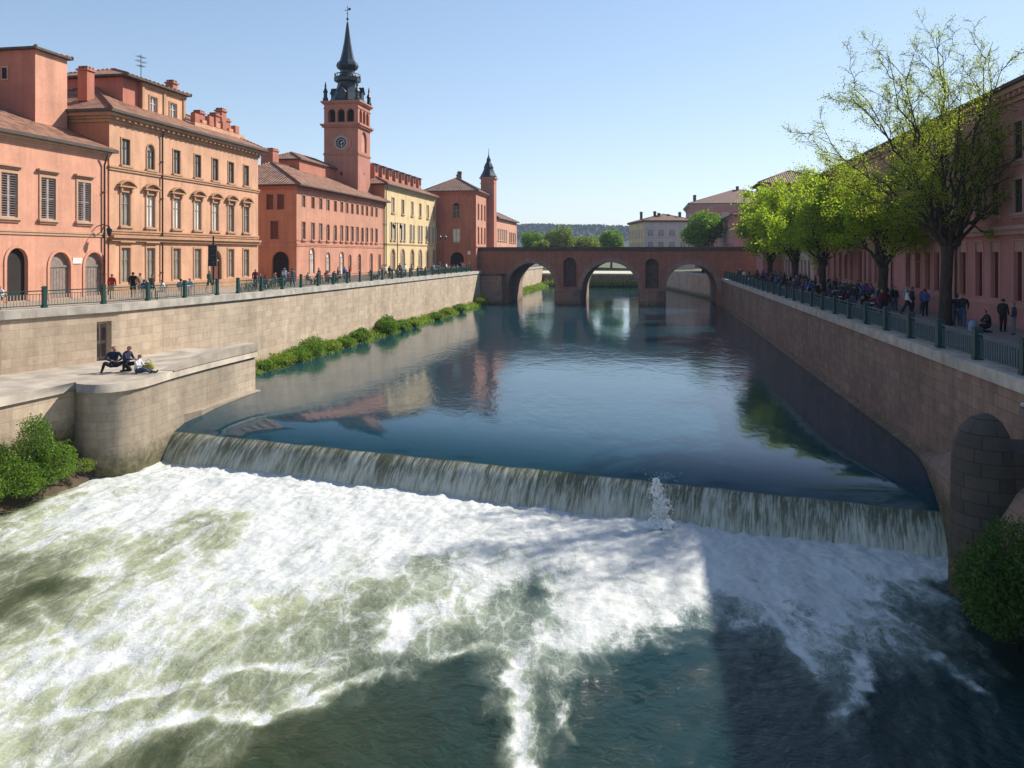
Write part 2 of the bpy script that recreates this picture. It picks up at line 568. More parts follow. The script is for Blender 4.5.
def window(parent, mtx, w, h, arch, st):
    """st: sw surround width, trim, hood, sill, inner, fmat; parts become children of the building"""
    key = (round(w, 3), round(h, 3), bool(arch), tuple(sorted((k, str(v)) for k, v in st.items())))
    name = st.get('name', 'window')
    simple = st.get('simple')
    if key not in _WC:
        trim = M[st.get('trim', 'peach_trim')]
        fm = M[st.get('fmat', 'sash')]
        op = dict(u0=-w / 2, u1=w / 2, z0=0, z1=h, arch=arch)
        mb = MB()
        sw = st.get('sw', .14)
        if sw:
            ring(mb, op, sw, -.06, .01, trim)
        if st.get('sill'):
            mb.box((-w / 2 - sw - .12, -.2, -.16), (w / 2 + sw + .12, .02, -.003), trim)
            mb.box((-w / 2 - sw, -.1, -.3), (w / 2 + sw, .02, -.163), trim)
        hd = st.get('hood')
        zt = h + sw + .1
        if hd == 'flat':
            mb.box((-w / 2 - sw - .05, -.1, zt), (w / 2 + sw + .05, .02, zt + .14), trim)
            mb.box((-w / 2 - sw - .18, -.25, zt + .143), (w / 2 + sw + .18, .02, zt + .27), trim)
        elif hd == 'segment':
            W = w / 2 + sw + .3
            mb.box((-W, -.28, zt + .1), (W, .02, zt + .22), trim)
            n = 8
            for k in range(n):                       # curved pediment over a moulding
                x0, x1 = -W + 2 * W * k / n, -W + 2 * W * (k + 1) / n
                z0_, z1_ = zt + .3 + .4 * (1 - (x0 / W) ** 2), zt + .3 + .4 * (1 - (x1 / W) ** 2)
                mb.face([(x0, -.32, z0_ - .13), (x1, -.32, z1_ - .13), (x1, -.32, z1_), (x0, -.32, z0_)], trim)
                mb.face([(x0, -.32, z0_), (x1, -.32, z1_), (x1, .02, z1_), (x0, .02, z0_)], trim)
                mb.face([(x0, -.32, z0_ - .13), (x1, -.32, z1_ - .13), (x1, .02, z1_ - .13), (x0, .02, z0_ - .13)], trim)
                mb.face([(x0, -.06, zt + .222), (x1, -.06, zt + .222), (x1, -.06, z1_ - .13), (x0, -.06, z0_ - .13)], trim)
            for s in (-1, 1):                        # brackets
                mb.box((s * (w / 2 + sw * .6) - .09, -.2, zt - .25), (s * (w / 2 + sw * .6) + .09, -.062, zt + .098), trim)
        inner = st.get('inner', 'glass')
        pane = MB()
        pm = {'glass': M['glass'], 'pale': M['glass_pale'], 'grey': M['glass_grey'], 'maroon': M['maroon'], 'void': M['void'],
              'door': M['door_wood'], 'red': M['redwood'], 'shut': M['glass']}[inner]
        dy = .08 if inner in ('glass', 'pale', 'grey') else 0.0
        py = .21 - dy
        pts = [(u, py, z) for u, z in outline(op)]
        (mb if simple else pane).face(pts, pm)
        if inner in ('glass', 'pale', 'grey', 'shut'):
            b = .07
            zr = h - (w / 2 if arch else 0)
            mb.box((-w / 2, .15 - dy, 0), (-w / 2 + b, .2 - dy, zr), fm)
            mb.box((w / 2 - b, .15 - dy, 0), (w / 2, .2 - dy, zr), fm)
            mb.box((-w / 2 + b, .15 - dy, .003), (w / 2 - b, .2 - dy, b), fm)
            mb.box((-w / 2 + b, .15 - dy, zr - b), (w / 2 - b, .2 - dy, zr - .003), fm)
            mb.box((-.035, .153 - dy, b + .002), (.035, .197 - dy, zr - b - .002), fm)
            mb.box((-w / 2 + b, .156 - dy, zr * .66), (-.037, .194 - dy, zr * .66 + .05), fm)
            mb.box((.037, .156 - dy, zr * .66), (w / 2 - b, .194 - dy, zr * .66 + .05), fm)
        elif inner in ('door', 'red'):
            zr = h - (w / 2 if arch else 0)
            k = 7
            for i in range(k):
                x = -w / 2 + w * (i + .5) / k
                mb.box((x - w / k * .44, .17, .02), (x + w / k * .44, .2, zr - .03), pm)
            mb.box((-w / 2, .12, zr - .06), (w / 2, .168, zr + .08), fm)
        elif inner == 'maroon':
            for i in (-1, 1):
                mb.box((i * w / 4 - .02, .16, .02), (i * w / 4 + .02, .205, h - (w / 2 if arch else 0) - .02), pm)
            if st.get('block'):                      # pale panel over the opening head
                mb.box((-w / 2 + .02, .03, h - .62), (w / 2 - .02, .2, h - .005), trim)
        shm = None
        if inner == 'shut':
            sm = M[st.get('smat', 'shutter')]
            sh = MB()
            ww = w / 2 - .012
            f = .07
            sh.box((0, -.025, 0), (f, .025, h), sm)
            sh.box((ww - f, -.025, 0), (ww, .025, h), sm)
            for z in (0, h * .5 - f / 2, h - f):
                sh.box((f, -.022, z), (ww - f, .022, z + f), sm)
            n = int(h / .16)
            for i in range(n):
                z = .08 + (h - .16) * (i + .5) / n
                X = Matrix.Translation((0, 0, z)) @ Matrix.Rotation(R(-38), 4, 'X')
                sh.box((f + .002, -.05, -.008), (ww - f - .002, .05, .008), sm, X)
            shm = sh.mesh('shutter')
        if simple and st.get('sleaf'):               # narrow leaf shutters folded back against the wall, too small to split
            for s in (-1, 1):
                mb.box((s * (w / 2 + .21) - .17, -.05, .02), (s * (w / 2 + .21) + .17, -.004, h - .02), M[st['sleaf']])
        _WC[key] = (mb.mesh(name), None if simple else pane.mesh('pane'), shm)
    wm, pmesh, shm = _WC[key]
    o = link(name, wm, parent, mtx)
    if pmesh is not None:
        link('pane' if name == 'window' else 'panel', pmesh, o)
    if shm is not None:
        a = st.get('ajar', 0)
        for s in (0, 1):
            if s == 0:
                m = Matrix.Translation((-w / 2 + .006, .07, 0)) @ Matrix.Rotation(-a, 4, 'Z')
            else:
                m = Matrix.Translation((w / 2 - .006, .07, 0)) @ Matrix.Rotation(a, 4, 'Z') @ Matrix.Scale(-1, 4, (1, 0, 0))
            link('shutter', shm, o, m)
    return o


SIDES = {'front': (lambda L, D: ((0, 0, 0), (1, 0, 0), (0, -1, 0), L)),
         'back': (lambda L, D: ((0, D, 0), (1, 0, 0), (0, 1, 0), L)),
         'left': (lambda L, D: ((0, 0, 0), (0, 1, 0), (-1, 0, 0), D)),
         'right': (lambda L, D: ((L, 0, 0), (0, 1, 0), (1, 0, 0), D))}


def side_mtx(side, L, D, u, z):
    if side == 'front':
        return Matrix.Translation((u, 0, z))
    if side == 'left':
        return Matrix.Translation((0, u, z)) @ Matrix.Rotation(-math.pi / 2, 4, 'Z')
    if side == 'right':
        return Matrix.Translation((L, u, z)) @ Matrix.Rotation(math.pi / 2, 4, 'Z')
    return Matrix.Translation((u, D, z)) @ Matrix.Rotation(math.pi, 4, 'Z')


def hip_roof(mb, x0, x1, y0, y1, z, rise, over, mat, kind='hip', th=.22, fmat=None):
    fm = fmat or M['dark_stone']
    a0, a1, b0, b1 = x0 - over, x1 + over, y0 - over, y1 + over
    zt = z + th
    W = b1 - b0
    L = a1 - a0
    if kind == 'hip':
        h = min(W, L) / 2
        if L >= W:
            r0, r1 = (a0 + h, (b0 + b1) / 2, zt + rise), (a1 - h, (b0 + b1) / 2, zt + rise)
        else:
            r0, r1 = ((a0 + a1) / 2, b0 + h, zt + rise), ((a0 + a1) / 2, b1 - h, zt + rise)
        A, B, C, D = (a0, b0, zt), (a1, b0, zt), (a1, b1, zt), (a0, b1, zt)
        if L >= W:
            mb.face([A, B, r1, r0], mat)
            mb.face([C, D, r0, r1], mat)
            mb.face([D, A, r0], mat)
            mb.face([B, C, r1], mat)
        else:
            mb.face([A, B, r0], mat)
            mb.face([B, C, r1, r0], mat)
            mb.face([C, D, r1], mat)
            mb.face([D, A, r0, r1], mat)
        mb.tube([r0, r1], .13, 6, mat)
        for p, q in ((A, r0), (D, r0), (B, r1), (C, r1)) if L >= W else ((A, r0), (B, r0), (C, r1), (D, r1)):
            mb.tube([p, q], .12, 6, mat)
    elif kind == 'gable':                       # ridge along x
        ym = (b0 + b1) / 2
        mb.face([(a0, b0, zt), (a1, b0, zt), (a1, ym, zt + rise), (a0, ym, zt + rise)], mat)
        mb.face([(a0, b1, zt), (a1, b1, zt), (a1, ym, zt + rise), (a0, ym, zt + rise)], mat)
        mb.tube([(a0, ym, zt + rise), (a1, ym, zt + rise)], .13, 6, mat)
        for x in (a0, a1):
            mb.face([(x, b0, zt), (x, b1, zt), (x, ym, zt + rise)], fm)
    elif kind == 'shed':                        # rises from the front eave to the back
        mb.face([(a0, b0, zt), (a1, b0, zt), (a1, b1, zt + rise), (a0, b1, zt + rise)], mat)
        for x in (a0, a1):
            mb.face([(x, b0, zt), (x, b1, zt), (x, b1, zt + rise)], fm)
        mb.face([(a0, b1, zt), (a1, b1, zt), (a1, b1, zt + rise), (a0, b1, zt + rise)], fm)
    P = [(a0, b0), (a1, b0), (a1, b1), (a0, b1)]
    for i in range(4):
        p, q = P[i], P[(i + 1) % 4]
        mb.face([(p[0], p[1], z), (q[0], q[1], z), (q[0], q[1], zt), (p[0], p[1], zt)], fm)
    mb.face([(p[0], p[1], z) for p in P], fm)


def building(name, label, p0, p1, depth, z0, H, walls, ops, cat='building', base=0.0):
    """p0->p1 is the facade towards the river; walls: {side: material}; ops: {side: [(u, z, w, h, arch, style)]}, z over the base"""
    p0, p1 = V((p0[0], p0[1], 0)), V((p1[0], p1[1], 0))
    d = p1 - p0
    L = d.length
    root = thing(name, label, cat, (p0.x, p0.y, z0), math.atan2(d.y, d.x))
    for side in ('front', 'left', 'right', 'back'):
        O, U, Nn, W = SIDES[side](L, depth)
        wl = []
        for (u, z, w, h, arch, st) in ops.get(side, []):
            wl.append(dict(u0=u - w / 2, u1=u + w / 2, z0=z, z1=z + h, arch=arch, depth=.3))
        mb = MB()
        wall_face(mb, O, U, Nn, W, H, wl, M[walls.get(side, walls['front'])], base)
        mb.build('wall', root)
        for (u, z, w, h, arch, st) in ops.get(side, []):
            window(root, side_mtx(side, L, depth, u, z), w, h, arch, st)
    return root, L


def band(mb, L, D, z0, z1, out, mat, sides=('front', 'left', 'right')):
    """moulding round the outside of a building, butted at the corners"""
    e = 0.004
    if 'front' in sides:
        mb.box((-out if 'left' in sides else 0, -out, z0), (L + (out if 'right' in sides else 0), -e, z1), mat)
    if 'left' in sides:
        mb.box((-out, 0, z0), (-e, D, z1), mat)
    if 'right' in sides:
        mb.box((L + e, 0, z0), (L + out, D, z1), mat)


def cornice(root, L, D, H, mat, sides=('front', 'left', 'right'), k=1.0, name='cornice', dent=False):
    mb = MB()
    band(mb, L, D, H - .55 * k, H - .36 * k, .1 * k, mat, sides)
    band(mb, L, D, H - .357 * k, H - .2 * k, .22 * k, mat, sides)
    band(mb, L, D, H - .197 * k, H - .003, .42 * k, mat, sides)
    if dent and 'front' in sides:
        n = int(L / .7)
        for i in range(n):
            x = (i + .5) * L / n
            mb.box((x - .11, -.34 * k, H - .353 * k), (x + .11, -.223 * k, H - .2 * k), mat)
    return mb.build(name, root)


def course(root, L, D, z, h, out, mat, sides=('front', 'left', 'right')):
    mb = MB()
    band(mb, L, D, z, z + h * .55, out * .6, mat, sides)
    band(mb, L, D, z + h * .553, z + h, out, mat, sides)
    return mb.build('string_course', root)


def downpipe(root, x, z1, z0=.1, y=-.14):
    mb = MB()
    mb.tube([(x, -.45, z1), (x, -.3, z1 - .35), (x, y, z1 - .8), (x, y, z0)], .07, 7, M['dark_stone'])
    for z in (1.5, 4.5, 7.5, 10.5):
        if z < z1 - 1:
            mb.box((x - .1, y - .09, z), (x + .1, -.004, z + .06), M['dark_stone'])
    return mb.build('downpipe', root)


def chimney(root, x, y, z, w, h, mat, d=None):
    mb = MB()
    d = d or w
    mb.box((x - w / 2, y - d / 2, z), (x + w / 2, y + d / 2, z + h), mat)
    mb.box((x - w / 2 - .1, y - d / 2 - .1, z + h + .002), (x + w / 2 + .1, y + d / 2 + .1, z + h + .14), mat)
    mb.box((x - w / 2 + .03, y - d / 2 + .03, z + h + .142), (x + w / 2 - .03, y + d / 2 - .03, z + h + .34), M['tiles'])
    return mb.build('chimney', root)


def fl(D):                      # left facade line
    return (-39.9 + .174 * D, D)


def fr(D):                      # right facade line
    return (20.3 + .176 * D, D)


def uD(px, D0):                 # distance along the left facade from depth D0 of what stands in a picture column
    D = 39.9 / (.174 + (512 - px) / 800)
    return (D - D0) * 1.015


# ================================================================ left bank houses
# --- salmon house at the near end
D0, D1 = 39.0, 58.7
S_sh = dict(sw=.16, trim='salmon_trim', hood='flat', sill=True, inner='shut', smat='shutter')
S_dr = dict(sw=.2, trim='salmon', sill=False, inner='door', name='door', fmat='door_wood')
S_dr2 = dict(sw=.2, trim='salmon', sill=False, inner='void', name='doorway')
up = [(uD(p, D0), 5.3, 1.3, 2.75, False, dict(S_sh, ajar=a)) for p, a in ((-38, 0), (9, 0), (48, .03), (84, .12))]
dn = [(uD(17, D0), .05, 1.7, 3.35, True, S_dr2), (uD(60, D0), .05, 1.95, 3.1, True, S_dr), (uD(94, D0), .05, 1.95, 3.1, True, S_dr),
      (uD(-40, D0), .05, 1.95, 3.1, True, S_dr)]
b1, L1 = building('salmon_house', 'salmon pink house with grey shuttered windows and arched doors, beside the peach palazzo', fl(D0), fl(D1), 9, ZL, 10.45,
                  {'front': 'salmon'}, {'front': up + dn})
cornice(b1, L1, 9, 10.45, M['salmon_trim'], ('front', 'left'), .8)
course(b1, L1, 9, 4.25, .3, .12, M['salmon_trim'], ('front', 'left'))
mb = MB()
hip_roof(mb, 0, L1, 0, 9, 10.45, 4.4, .55, M['tiles'], 'shed')
mb.build('roof', b1)
downpipe(b1, L1 - .5, 10.3)
mb = MB()
wall_face(mb, (16.5, 3.0, 10), (1, 0, 0), (0, -1, 0), 3.1, 7.3, [], M['salmon'])
wall_face(mb, (19.6, 3.0, 10), (0, 1, 0), (1, 0, 0), 10, 7.3, [], M['salmon'])
wall_face(mb, (16.5, 3.0, 10), (0, 1, 0), (-1, 0, 0), 10, 7.3, [], M['rust'])  # faces turned from the sun painted darker red, shade in the colour
wall_face(mb, (16.5, 13, 10), (1, 0, 0), (0, 1, 0), 3.1, 7.3, [], M['rust'])
mb.box((16.42, 5.1, 15.2), (16.497, 5.65, 16.2), M['salmon_trim'])
mb.box((16.39, 5.2, 15.32), (16.417, 5.55, 16.08), M['void'])
tb = mb.build('tower_block', b1)
mb = MB()
hip_roof(mb, 16.5, 19.6, 3.0, 13, 17.3, .35, .3, M['tiles'], 'hip', .16)
mb.build('roof', b1)
mb = MB()
mb.box((3.0, 1.2, 11), (9.3, 5, 13.55), M['salmon'])
mb.build('attic_storey', b1)
mb = MB()
hip_roof(mb, 3.0, 9.3, 1.2, 5, 13.56, .9, .35, M['tiles'], 'hip', .14)
mb.build('roof', b1)
mb = MB()                                       # wall lantern on a scroll bracket by the corner
mb.tube([(L1 - 1.15, 0, 5.0), (L1 - 1.15, -.5, 5.15), (L1 - 1.15, -1.0, 5.0)], .035, 6, M['iron'])
mb.tube([(L1 - 1.15, 0, 4.4), (L1 - 1.15, -.35, 4.6), (L1 - 1.15, -.6, 5.05)], .03, 6, M['iron'])
mb.lathe([(.05, 4.3), (.13, 4.4), (.2, 4.8), (.1, 4.9), (.03, 5.05)], (L1 - 1.15, -1.0), 6, M['iron'])
mb.build('wall_lantern', b1)
mb = MB()
mb.box((uD(77, D0) - .45, -.05, 2.35), (uD(77, D0) + .45, -.004, 2.75), M['white_paint'])
mb.build('plaque', b1)

# --- peach palazzo
D0, D1 = 58.9, 81.2
cols = [uD(p, D0) for p in (125.5, 150.5, 176.5, 197.5, 215, 230.8, 246)]
P_top = dict(sw=.1, trim='peach_trim', sill=True, inner='grey', fmat='sash_dark')
P_mid = dict(sw=.16, trim='peach_trim', sill=True, hood='segment', inner='pale', fmat='sash')
P_low = dict(sw=.16, trim='peach_trim', sill=False, hood='flat', inner='grey', fmat='sash')
P_dr = dict(sw=.3, trim='peach_trim', inner='red', name='door')
ops = []
for i, u in enumerate(cols):
    ops.append((u, 9.75, .95, 2.0, i == 1, P_top))
    ops.append((u, 5.15, 1.05, 2.55, False, P_mid if i not in (0, 5, 6) else dict(P_mid, inner='grey')))
    if i != 4:
        ops.append((u, .85, 1.05, 2.65, False, P_low if i < 2 else dict(P_low, inner='grey', hood=None)))
    else:
        ops.append((u + .1, .05, 1.9, 3.35, True, P_dr))
side = [(3.0, 9.6, .9, 1.8, False, P_top)]
b2, L2 = building('peach_palazzo', 'peach orange palazzo with curved pediments over its windows and a rooftop attic', fl(D0), fl(D1), 11, ZL, 13.45,
                  {'front': 'peach', 'left': 'orange'}, {'front': ops})
cornice(b2, L2, 11, 13.45, M['peach_trim'], ('front', 'left', 'right'), 1.25, dent=True)
course(b2, L2, 11, 9.25, .32, .16, M['peach_trim'])
course(b2, L2, 11, 4.0, .42, .4, M['peach_trim'], ('front',))
course(b2, L2, 11, 4.55, .3, .14, M['peach_trim'], ('front',))
course(b2, L2, 11, .02, .7, .08, M['peach_trim'], ('front',))
mb = MB()
hip_roof(mb, 0, L2, 0, 11, 13.45, 3.1, .75, M['tiles'], 'hip', .2)
mb.build('roof', b2)
downpipe(b2, uD(161, D0), 13.3)
u0, u1 = uD(164, D0), uD(205, D0)
aops = [dict(u0=uD(p, D0) - u0 - .5, u1=uD(p, D0) - u0 + .5, z0=1.0, z1=2.75, depth=.3) for p in (175, 194)]
mb = MB()
X = Matrix.Translation((u0, 2.0, 13.5))
mb.X = X
wall_face(mb, (0, 0, 0), (1, 0, 0), (0, -1, 0), u1 - u0, 3.7, aops, M['peach'])
wall_face(mb, (0, 0, 0), (0, 1, 0), (-1, 0, 0), 8, 3.7, [], M['rust'])  # attic side's shade is painted in as a darker red
wall_face(mb, (u1 - u0, 0, 0), (0, 1, 0), (1, 0, 0), 8, 3.7, [], M['peach'])
wall_face(mb, (0, 8, 0), (1, 0, 0), (0, 1, 0), u1 - u0, 3.7, [], M['peach'])
for x in (.12, (u1 - u0) / 2, u1 - u0 - .12):
    mb.box((x - .16, -.09, 0), (x + .16, -.004, 3.4), M['peach_trim'])
mb.box((-.1, -.14, 3.4), (u1 - u0 + .1, -.004, 3.68), M['peach_trim'])
at = mb.build('attic_storey', b2)
for p in (175, 194):
    window(b2, Matrix.Translation((uD(p, D0), 2.0, 14.5)), 1.0, 1.75, False, dict(sw=.12, trim='peach_trim', inner='grey', fmat='white_paint', sill=True))
mb = MB()
hip_roof(mb, u0 - 2, u1, 2.0, 10, 17.2, 1.5, .45, M['tiles'], 'hip', .16)
mb.build('roof', b2)
mb = MB()
mb.box((u0 - 2, 2.3, 13.5), (u0 - .01, 9.9, 17.19), M['rust'])  # same darker red, with the side's shade in it
mb.build('attic_storey', b2)
chimney(b2, 1.4, 3.0, 14.6, .8, 2.3, M['brickred'])
chimney(b2, u1 - .4, 3.0, 17.5, .7, .75, M['brickred'])
mb = MB()                                       # low broken parapet wall behind the cornice
x = u1 + .35
xe = L2 - .6
mb.box((x, 1.2, 13.5), (xe, 1.6, 15.0), M['peach'])
k = 0
while x < xe - .8:
    h = (.75, .35, .9, .5, .75, .3)[k % 6]
    mb.box((x, 1.17, 15.002), (x + .75, 1.63, 15.0 + h), M['salmon' if k % 2 else 'brickred'])
    x += 1.18
    k += 1
mb.build('parapet', b2)
for i, (dx, h) in enumerate(((-6.4, 1.9), (-3.4, 2.2), (-2.0, 2.9), (-1.0, 2.1), (-.3, 1.5))):
    chimney(b2, xe + dx, 2.3 + .15 * i, 14.2, .85, h, M['brickred'], .7)
mb = MB()                                       # roof aerial
ax, ay = u0 + 4.2, 5.0
mb.tube([(ax, ay, 18.3), (ax, ay, 20.6)], .03, 5, M['iron'])
for z, w in ((20.4, 1.0), (20.0, 1.3), (19.6, .8)):
    mb.tube([(ax - w / 2, ay, z), (ax + w / 2, ay, z)], .02, 4, M['iron'])
    for q in (-.4, -.15, .15, .4):
        mb.tube([(ax + q * w, ay - .3, z), (ax + q * w, ay + .3, z)], .015, 4, M['iron'])
mb.build('roof_aerial', b2)

# --- long rose house with the hipped roof
D0, D1 = 90.0, 119.4
N_ = dict(simple=True, sw=.07, trim='pink', inner='grey', fmat='sash', sill=False)
ops = []
for i, p in enumerate((303.6, 313, 320.7, 328, 335.3, 341.7, 347, 352.2, 357.4, 362.3, 366.9, 371.8, 376.4)):
    u = uD(p, D0)
    ops.append((u, 8.45, .72, 1.35, False, dict(N_, inner=('grey', 'maroon', 'glass')[i % 3])))
    ops.append((u, 4.75, .8, 2.0, i in (3, 4, 9), dict(N_, inner=('glass', 'grey', 'pale')[i % 3], sill=True)))
for i, p in enumerate((312, 328, 341.7, 350, 359.5, 371.2, 379.6)):
    ops.append((uD(p, D0), .3 if i in (2, 5) else .8, (1.35, 1.25, 1.35, .8, .9, 1.0, .8)[i], (3.0, 2.5, 3.1, 2.2, 2.3, 2.9, 2.3)[i], True,
                dict(N_, inner=('pale', 'pale', 'pale', 'grey', 'glass', 'grey', 'glass')[i], sw=.12)))
sops = [(1.9, 8.1, .85, 1.75, False, dict(N_, inner='red')), (3.2, 8.1, .85, 1.75, False, dict(N_, inner='red')),
        (2.65, 4.75, 1.0, 2.1, False, dict(N_, inner='red')), (1.9, .02, 2.0, 3.3, True, dict(N_, inner='void', name='doorway', sw=.1, trim='rust'))]
b3, L3 = building('rose_house', 'long rose pink house with a shallow hipped tile roof below the clock tower', fl(D0), fl(D1), 12, ZL, 10.75,
                  {'front': 'pink', 'left': 'orange'}, {'front': ops, 'left': sops})  # end wall's shade and warm bounce given as a more orange plaster
course(b3, L3, 12, 3.95, .3, .1, M['pink'])
course(b3, L3, 12, 4.55, .14, .06, M['pink'])
mb = MB()
hip_roof(mb, 0, L3, 0, 12, 10.75, 3.3, .8, M['tiles'], 'hip', .14)
mb.build('roof', b3)
mb = MB()
band(mb, L3, 12, 10.35, 10.745, .14, M['rust'])
mb.build('cornice', b3)
downpipe(b3, L3 - .3, 10.6)
mb = MB()
mb.box((12, 5.2, 12.2), (24, 9.5, 15.2), M['brickred'])
mb.build('attic_storey', b3)
mb = MB()
hip_roof(mb, 12, 24, 5.2, 9.5, 15.2, 1.1, .3, M['tiles'], 'hip', .14)
mb.build('roof', b3)
chimney(b3, 9.5, 8, 13, 1.6, 3.0, M['brickred'])

# --- clock tower
TW = 5.1
tc = V((-21.95, 114.0, 0))
TA = math.atan2(-.165, .986)                    # local x along the face that looks down the river towards us
e1 = V((math.cos(TA), math.sin(TA), 0))
tl = tc - e1 * TW
tower = thing('clock_tower', 'tall brick red clock tower with a dark bulbous spire', 'clock tower', (tl.x, tl.y, 14.0), TA)
zt = lambda z: z - 14.0
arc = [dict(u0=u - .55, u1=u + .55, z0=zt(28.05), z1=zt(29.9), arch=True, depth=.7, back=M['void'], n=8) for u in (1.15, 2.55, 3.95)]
arcs = [dict(o) for o in arc]
mb = MB()
bigw = dict(u0=1.5, u1=3.6, z0=zt(23.9), z1=zt(26.9), arch=True, depth=.25, back=M['salmon'])
wall_face(mb, (0, 0, 0), (1, 0, 0), (0, -1, 0), TW, zt(31), arc + [dict(u0=2.4, u1=2.75, z0=zt(20.4), z1=zt(20.9), depth=.4, back=M['void'])], M['tower_red'])
wall_face(mb, (TW, 0, 0), (0, 1, 0), (1, 0, 0), TW, zt(31), arcs + [bigw, dict(u0=2.4, u1=2.7, z0=zt(20.6), z1=zt(21.0), depth=.4, back=M['void'])], M['tower_red'])
wall_face(mb, (0, 0, 0), (0, 1, 0), (-1, 0, 0), TW, zt(31), arcs, M['tower_red'])
wall_face(mb, (0, TW, 0), (1, 0, 0), (0, 1, 0), TW, zt(31), arcs, M['tower_red'])
mb.build('shaft', tower)
for z, h, o in ((23.3, .3, .12), (27.3, .5, .45), (30.65, .4, .4), (29.95, .15, .1)):
    mb = MB()
    for a, b, c in ((h * 0, h * .5, o * .6), (h * .503, h, o)):
        mb.box((-c, -c, zt(z + a)), (TW + c, -.004, zt(z + b)), M['tower_red'])
        mb.box((-c, TW + .004, zt(z + a)), (TW + c, TW + c, zt(z + b)), M['tower_red'])
        mb.box((-c, 0, zt(z + a)), (-.004, TW, zt(z + b)), M['tower_red'])
        mb.box((TW + .004, 0, zt(z + a)), (TW + c, TW, zt(z + b)), M['tower_red'])
    mb.build('cornice', tower)
mb = MB()                                       # clock: ring, pale face, hands
cx, cz = 2.62, zt(25.05)


def disc(mb, r0, r1, y0, y1, mat, n=32):
    for k in range(n):
        a, b = 2 * math.pi * k / n, 2 * math.pi * (k + 1) / n
        q = lambda r, t, y: (cx + r * math.cos(t), y, cz + r * math.sin(t))
        mb.face([q(r0, a, y0), q(r0, b, y0), q(r1, b, y0), q(r1, a, y0)], mat)
        mb.face([q(r1, a, y0), q(r1, b, y0), q(r1, b, y1), q(r1, a, y1)], mat)


disc(mb, 1.02, 1.5, -.13, -.004, M['tower_red'])
disc(mb, .78, 1.03, -.19, -.004, M['shutter'])
disc(mb, .0, .78, -.08, -.004, M['iron'])
disc(mb, .42, .52, -.1, -.06, M['shutter'])
for k in range(12):
    a = math.pi * k / 6
    Xm = Matrix.Translation((cx, -.1, cz)) @ Matrix.Rotation(-a, 4, 'Y')
    mb.box((-.035, -.02, .58), (.035, .02, .76), M['shutter'], Xm)
ck = mb.build('clock', tower)
mb = MB()
for a, l, w in ((R(62), .45, .05), (R(170), .68, .035)):
    Xm = Matrix.Translation((cx, -.14, cz)) @ Matrix.Rotation(a, 4, 'Y')
    mb.box((-w, -.015, -.1), (w, .015, l), M['white_paint'], Xm)
mb.build('clock_hand', ck)
mb = MB()
c = (TW / 2, TW / 2)
z = zt(31)
prof = [(2.55, 31.05), (2.5, 31.3), (2.2, 31.7), (1.75, 32.5), (1.45, 33.3), (1.3, 33.9), (1.45, 34.1), (1.9, 34.3), (1.95, 34.75), (1.75, 34.95), (1.2, 35.1),
        (1.0, 35.6), (1.05, 35.9), (1.45, 36.2), (1.62, 36.6), (1.5, 37.0), (1.1, 37.4), (.95, 37.9), (.72, 38.9), (.5, 40.1), (.3, 41.6), (.14, 42.9), (.05, 43.1)]
mb.lathe([(r * (1.08 if zz < 34 else 1), zt(zz)) for r, zz in prof], c, 8, M['slate'], R(22.5))
sp = mb.build('spire', tower)
mb = MB()
mb.tube([(c[0], c[1], zt(43.0)), (c[0], c[1], zt(45.4))], .045, 6, M['iron'])
mb.lathe([(.02, zt(43.3)), (.2, zt(43.45)), (.2, zt(43.55)), (.02, zt(43.7))], c, 8, M['iron'])
mb.lathe([(.02, zt(44.2)), (.12, zt(44.3)), (.02, zt(44.45))], c, 8, M['iron'])
mb.box((c[0] - .45, c[1] - .02, zt(44.75)), (c[0] + .45, c[1] + .02, zt(44.83)), M['iron'])
mb.box((c[0] + .12, c[1] - .015, zt(44.84)), (c[0] + .5, c[1] + .015, zt(45.1)), M['iron'])
mb.build('weather_vane', sp)
mb = MB()                                       # gallery balustrade under the bulb
for k in range(24):
    a = 2 * math.pi * k / 24
    x, y = c[0] + 1.85 * math.cos(a), c[1] + 1.85 * math.sin(a)
    mb.tube([(x, y, zt(34.7)), (x, y, zt(35.3))], .05, 4, M['slate'])
for k in range(24):
    a, b = 2 * math.pi * k / 24, 2 * math.pi * (k + 1) / 24
    mb.tube([(c[0] + 1.85 * math.cos(a), c[1] + 1.85 * math.sin(a), zt(35.3)), (c[0] + 1.85 * math.cos(b), c[1] + 1.85 * math.sin(b), zt(35.3))], .07, 4, M['slate'])
mb.build('gallery', sp)
for x, y in ((.15, .15), (TW - .15, .15), (.15, TW - .15), (TW - .15, TW - .15)):
    mb = MB()
    mb.lathe([(.42, zt(31.05)), (.42, zt(31.5)), (.3, zt(31.6)), (.27, zt(32.3)), (.4, zt(32.4)), (.3, zt(32.6)), (.1, zt(33.1)), (.16, zt(33.2)), (.03, zt(33.9))],
             (x, y), 6, M['slate'])
    mb.build('pinnacle', tower)
for k in range(4):                              # dormers round the foot of the spire
    a = math.pi / 2 * k
    Xm = Matrix.Translation((c[0], c[1], zt(31.2))) @ Matrix.Rotation(a, 4, 'Z')
    mb = MB()
    mb.X = Xm
    mb.box((-.5, -2.35, 0), (.5, -1.4, 1.2), M['slate'])
    mb.face([(-.62, -2.5, 1.2), (0, -2.5, 2.2), (0, -1.2, 2.2), (-.62, -1.2, 1.2)], M['slate'])
    mb.face([(.62, -2.5, 1.2), (0, -2.5, 2.2), (0, -1.2, 2.2), (.62, -1.2, 1.2)], M['slate'])
    mb.face([(-.5, -2.352, 1.2), (.5, -2.352, 1.2), (0, -2.352, 2.1)], M['slate'])
    mb.build('dormer', tower)

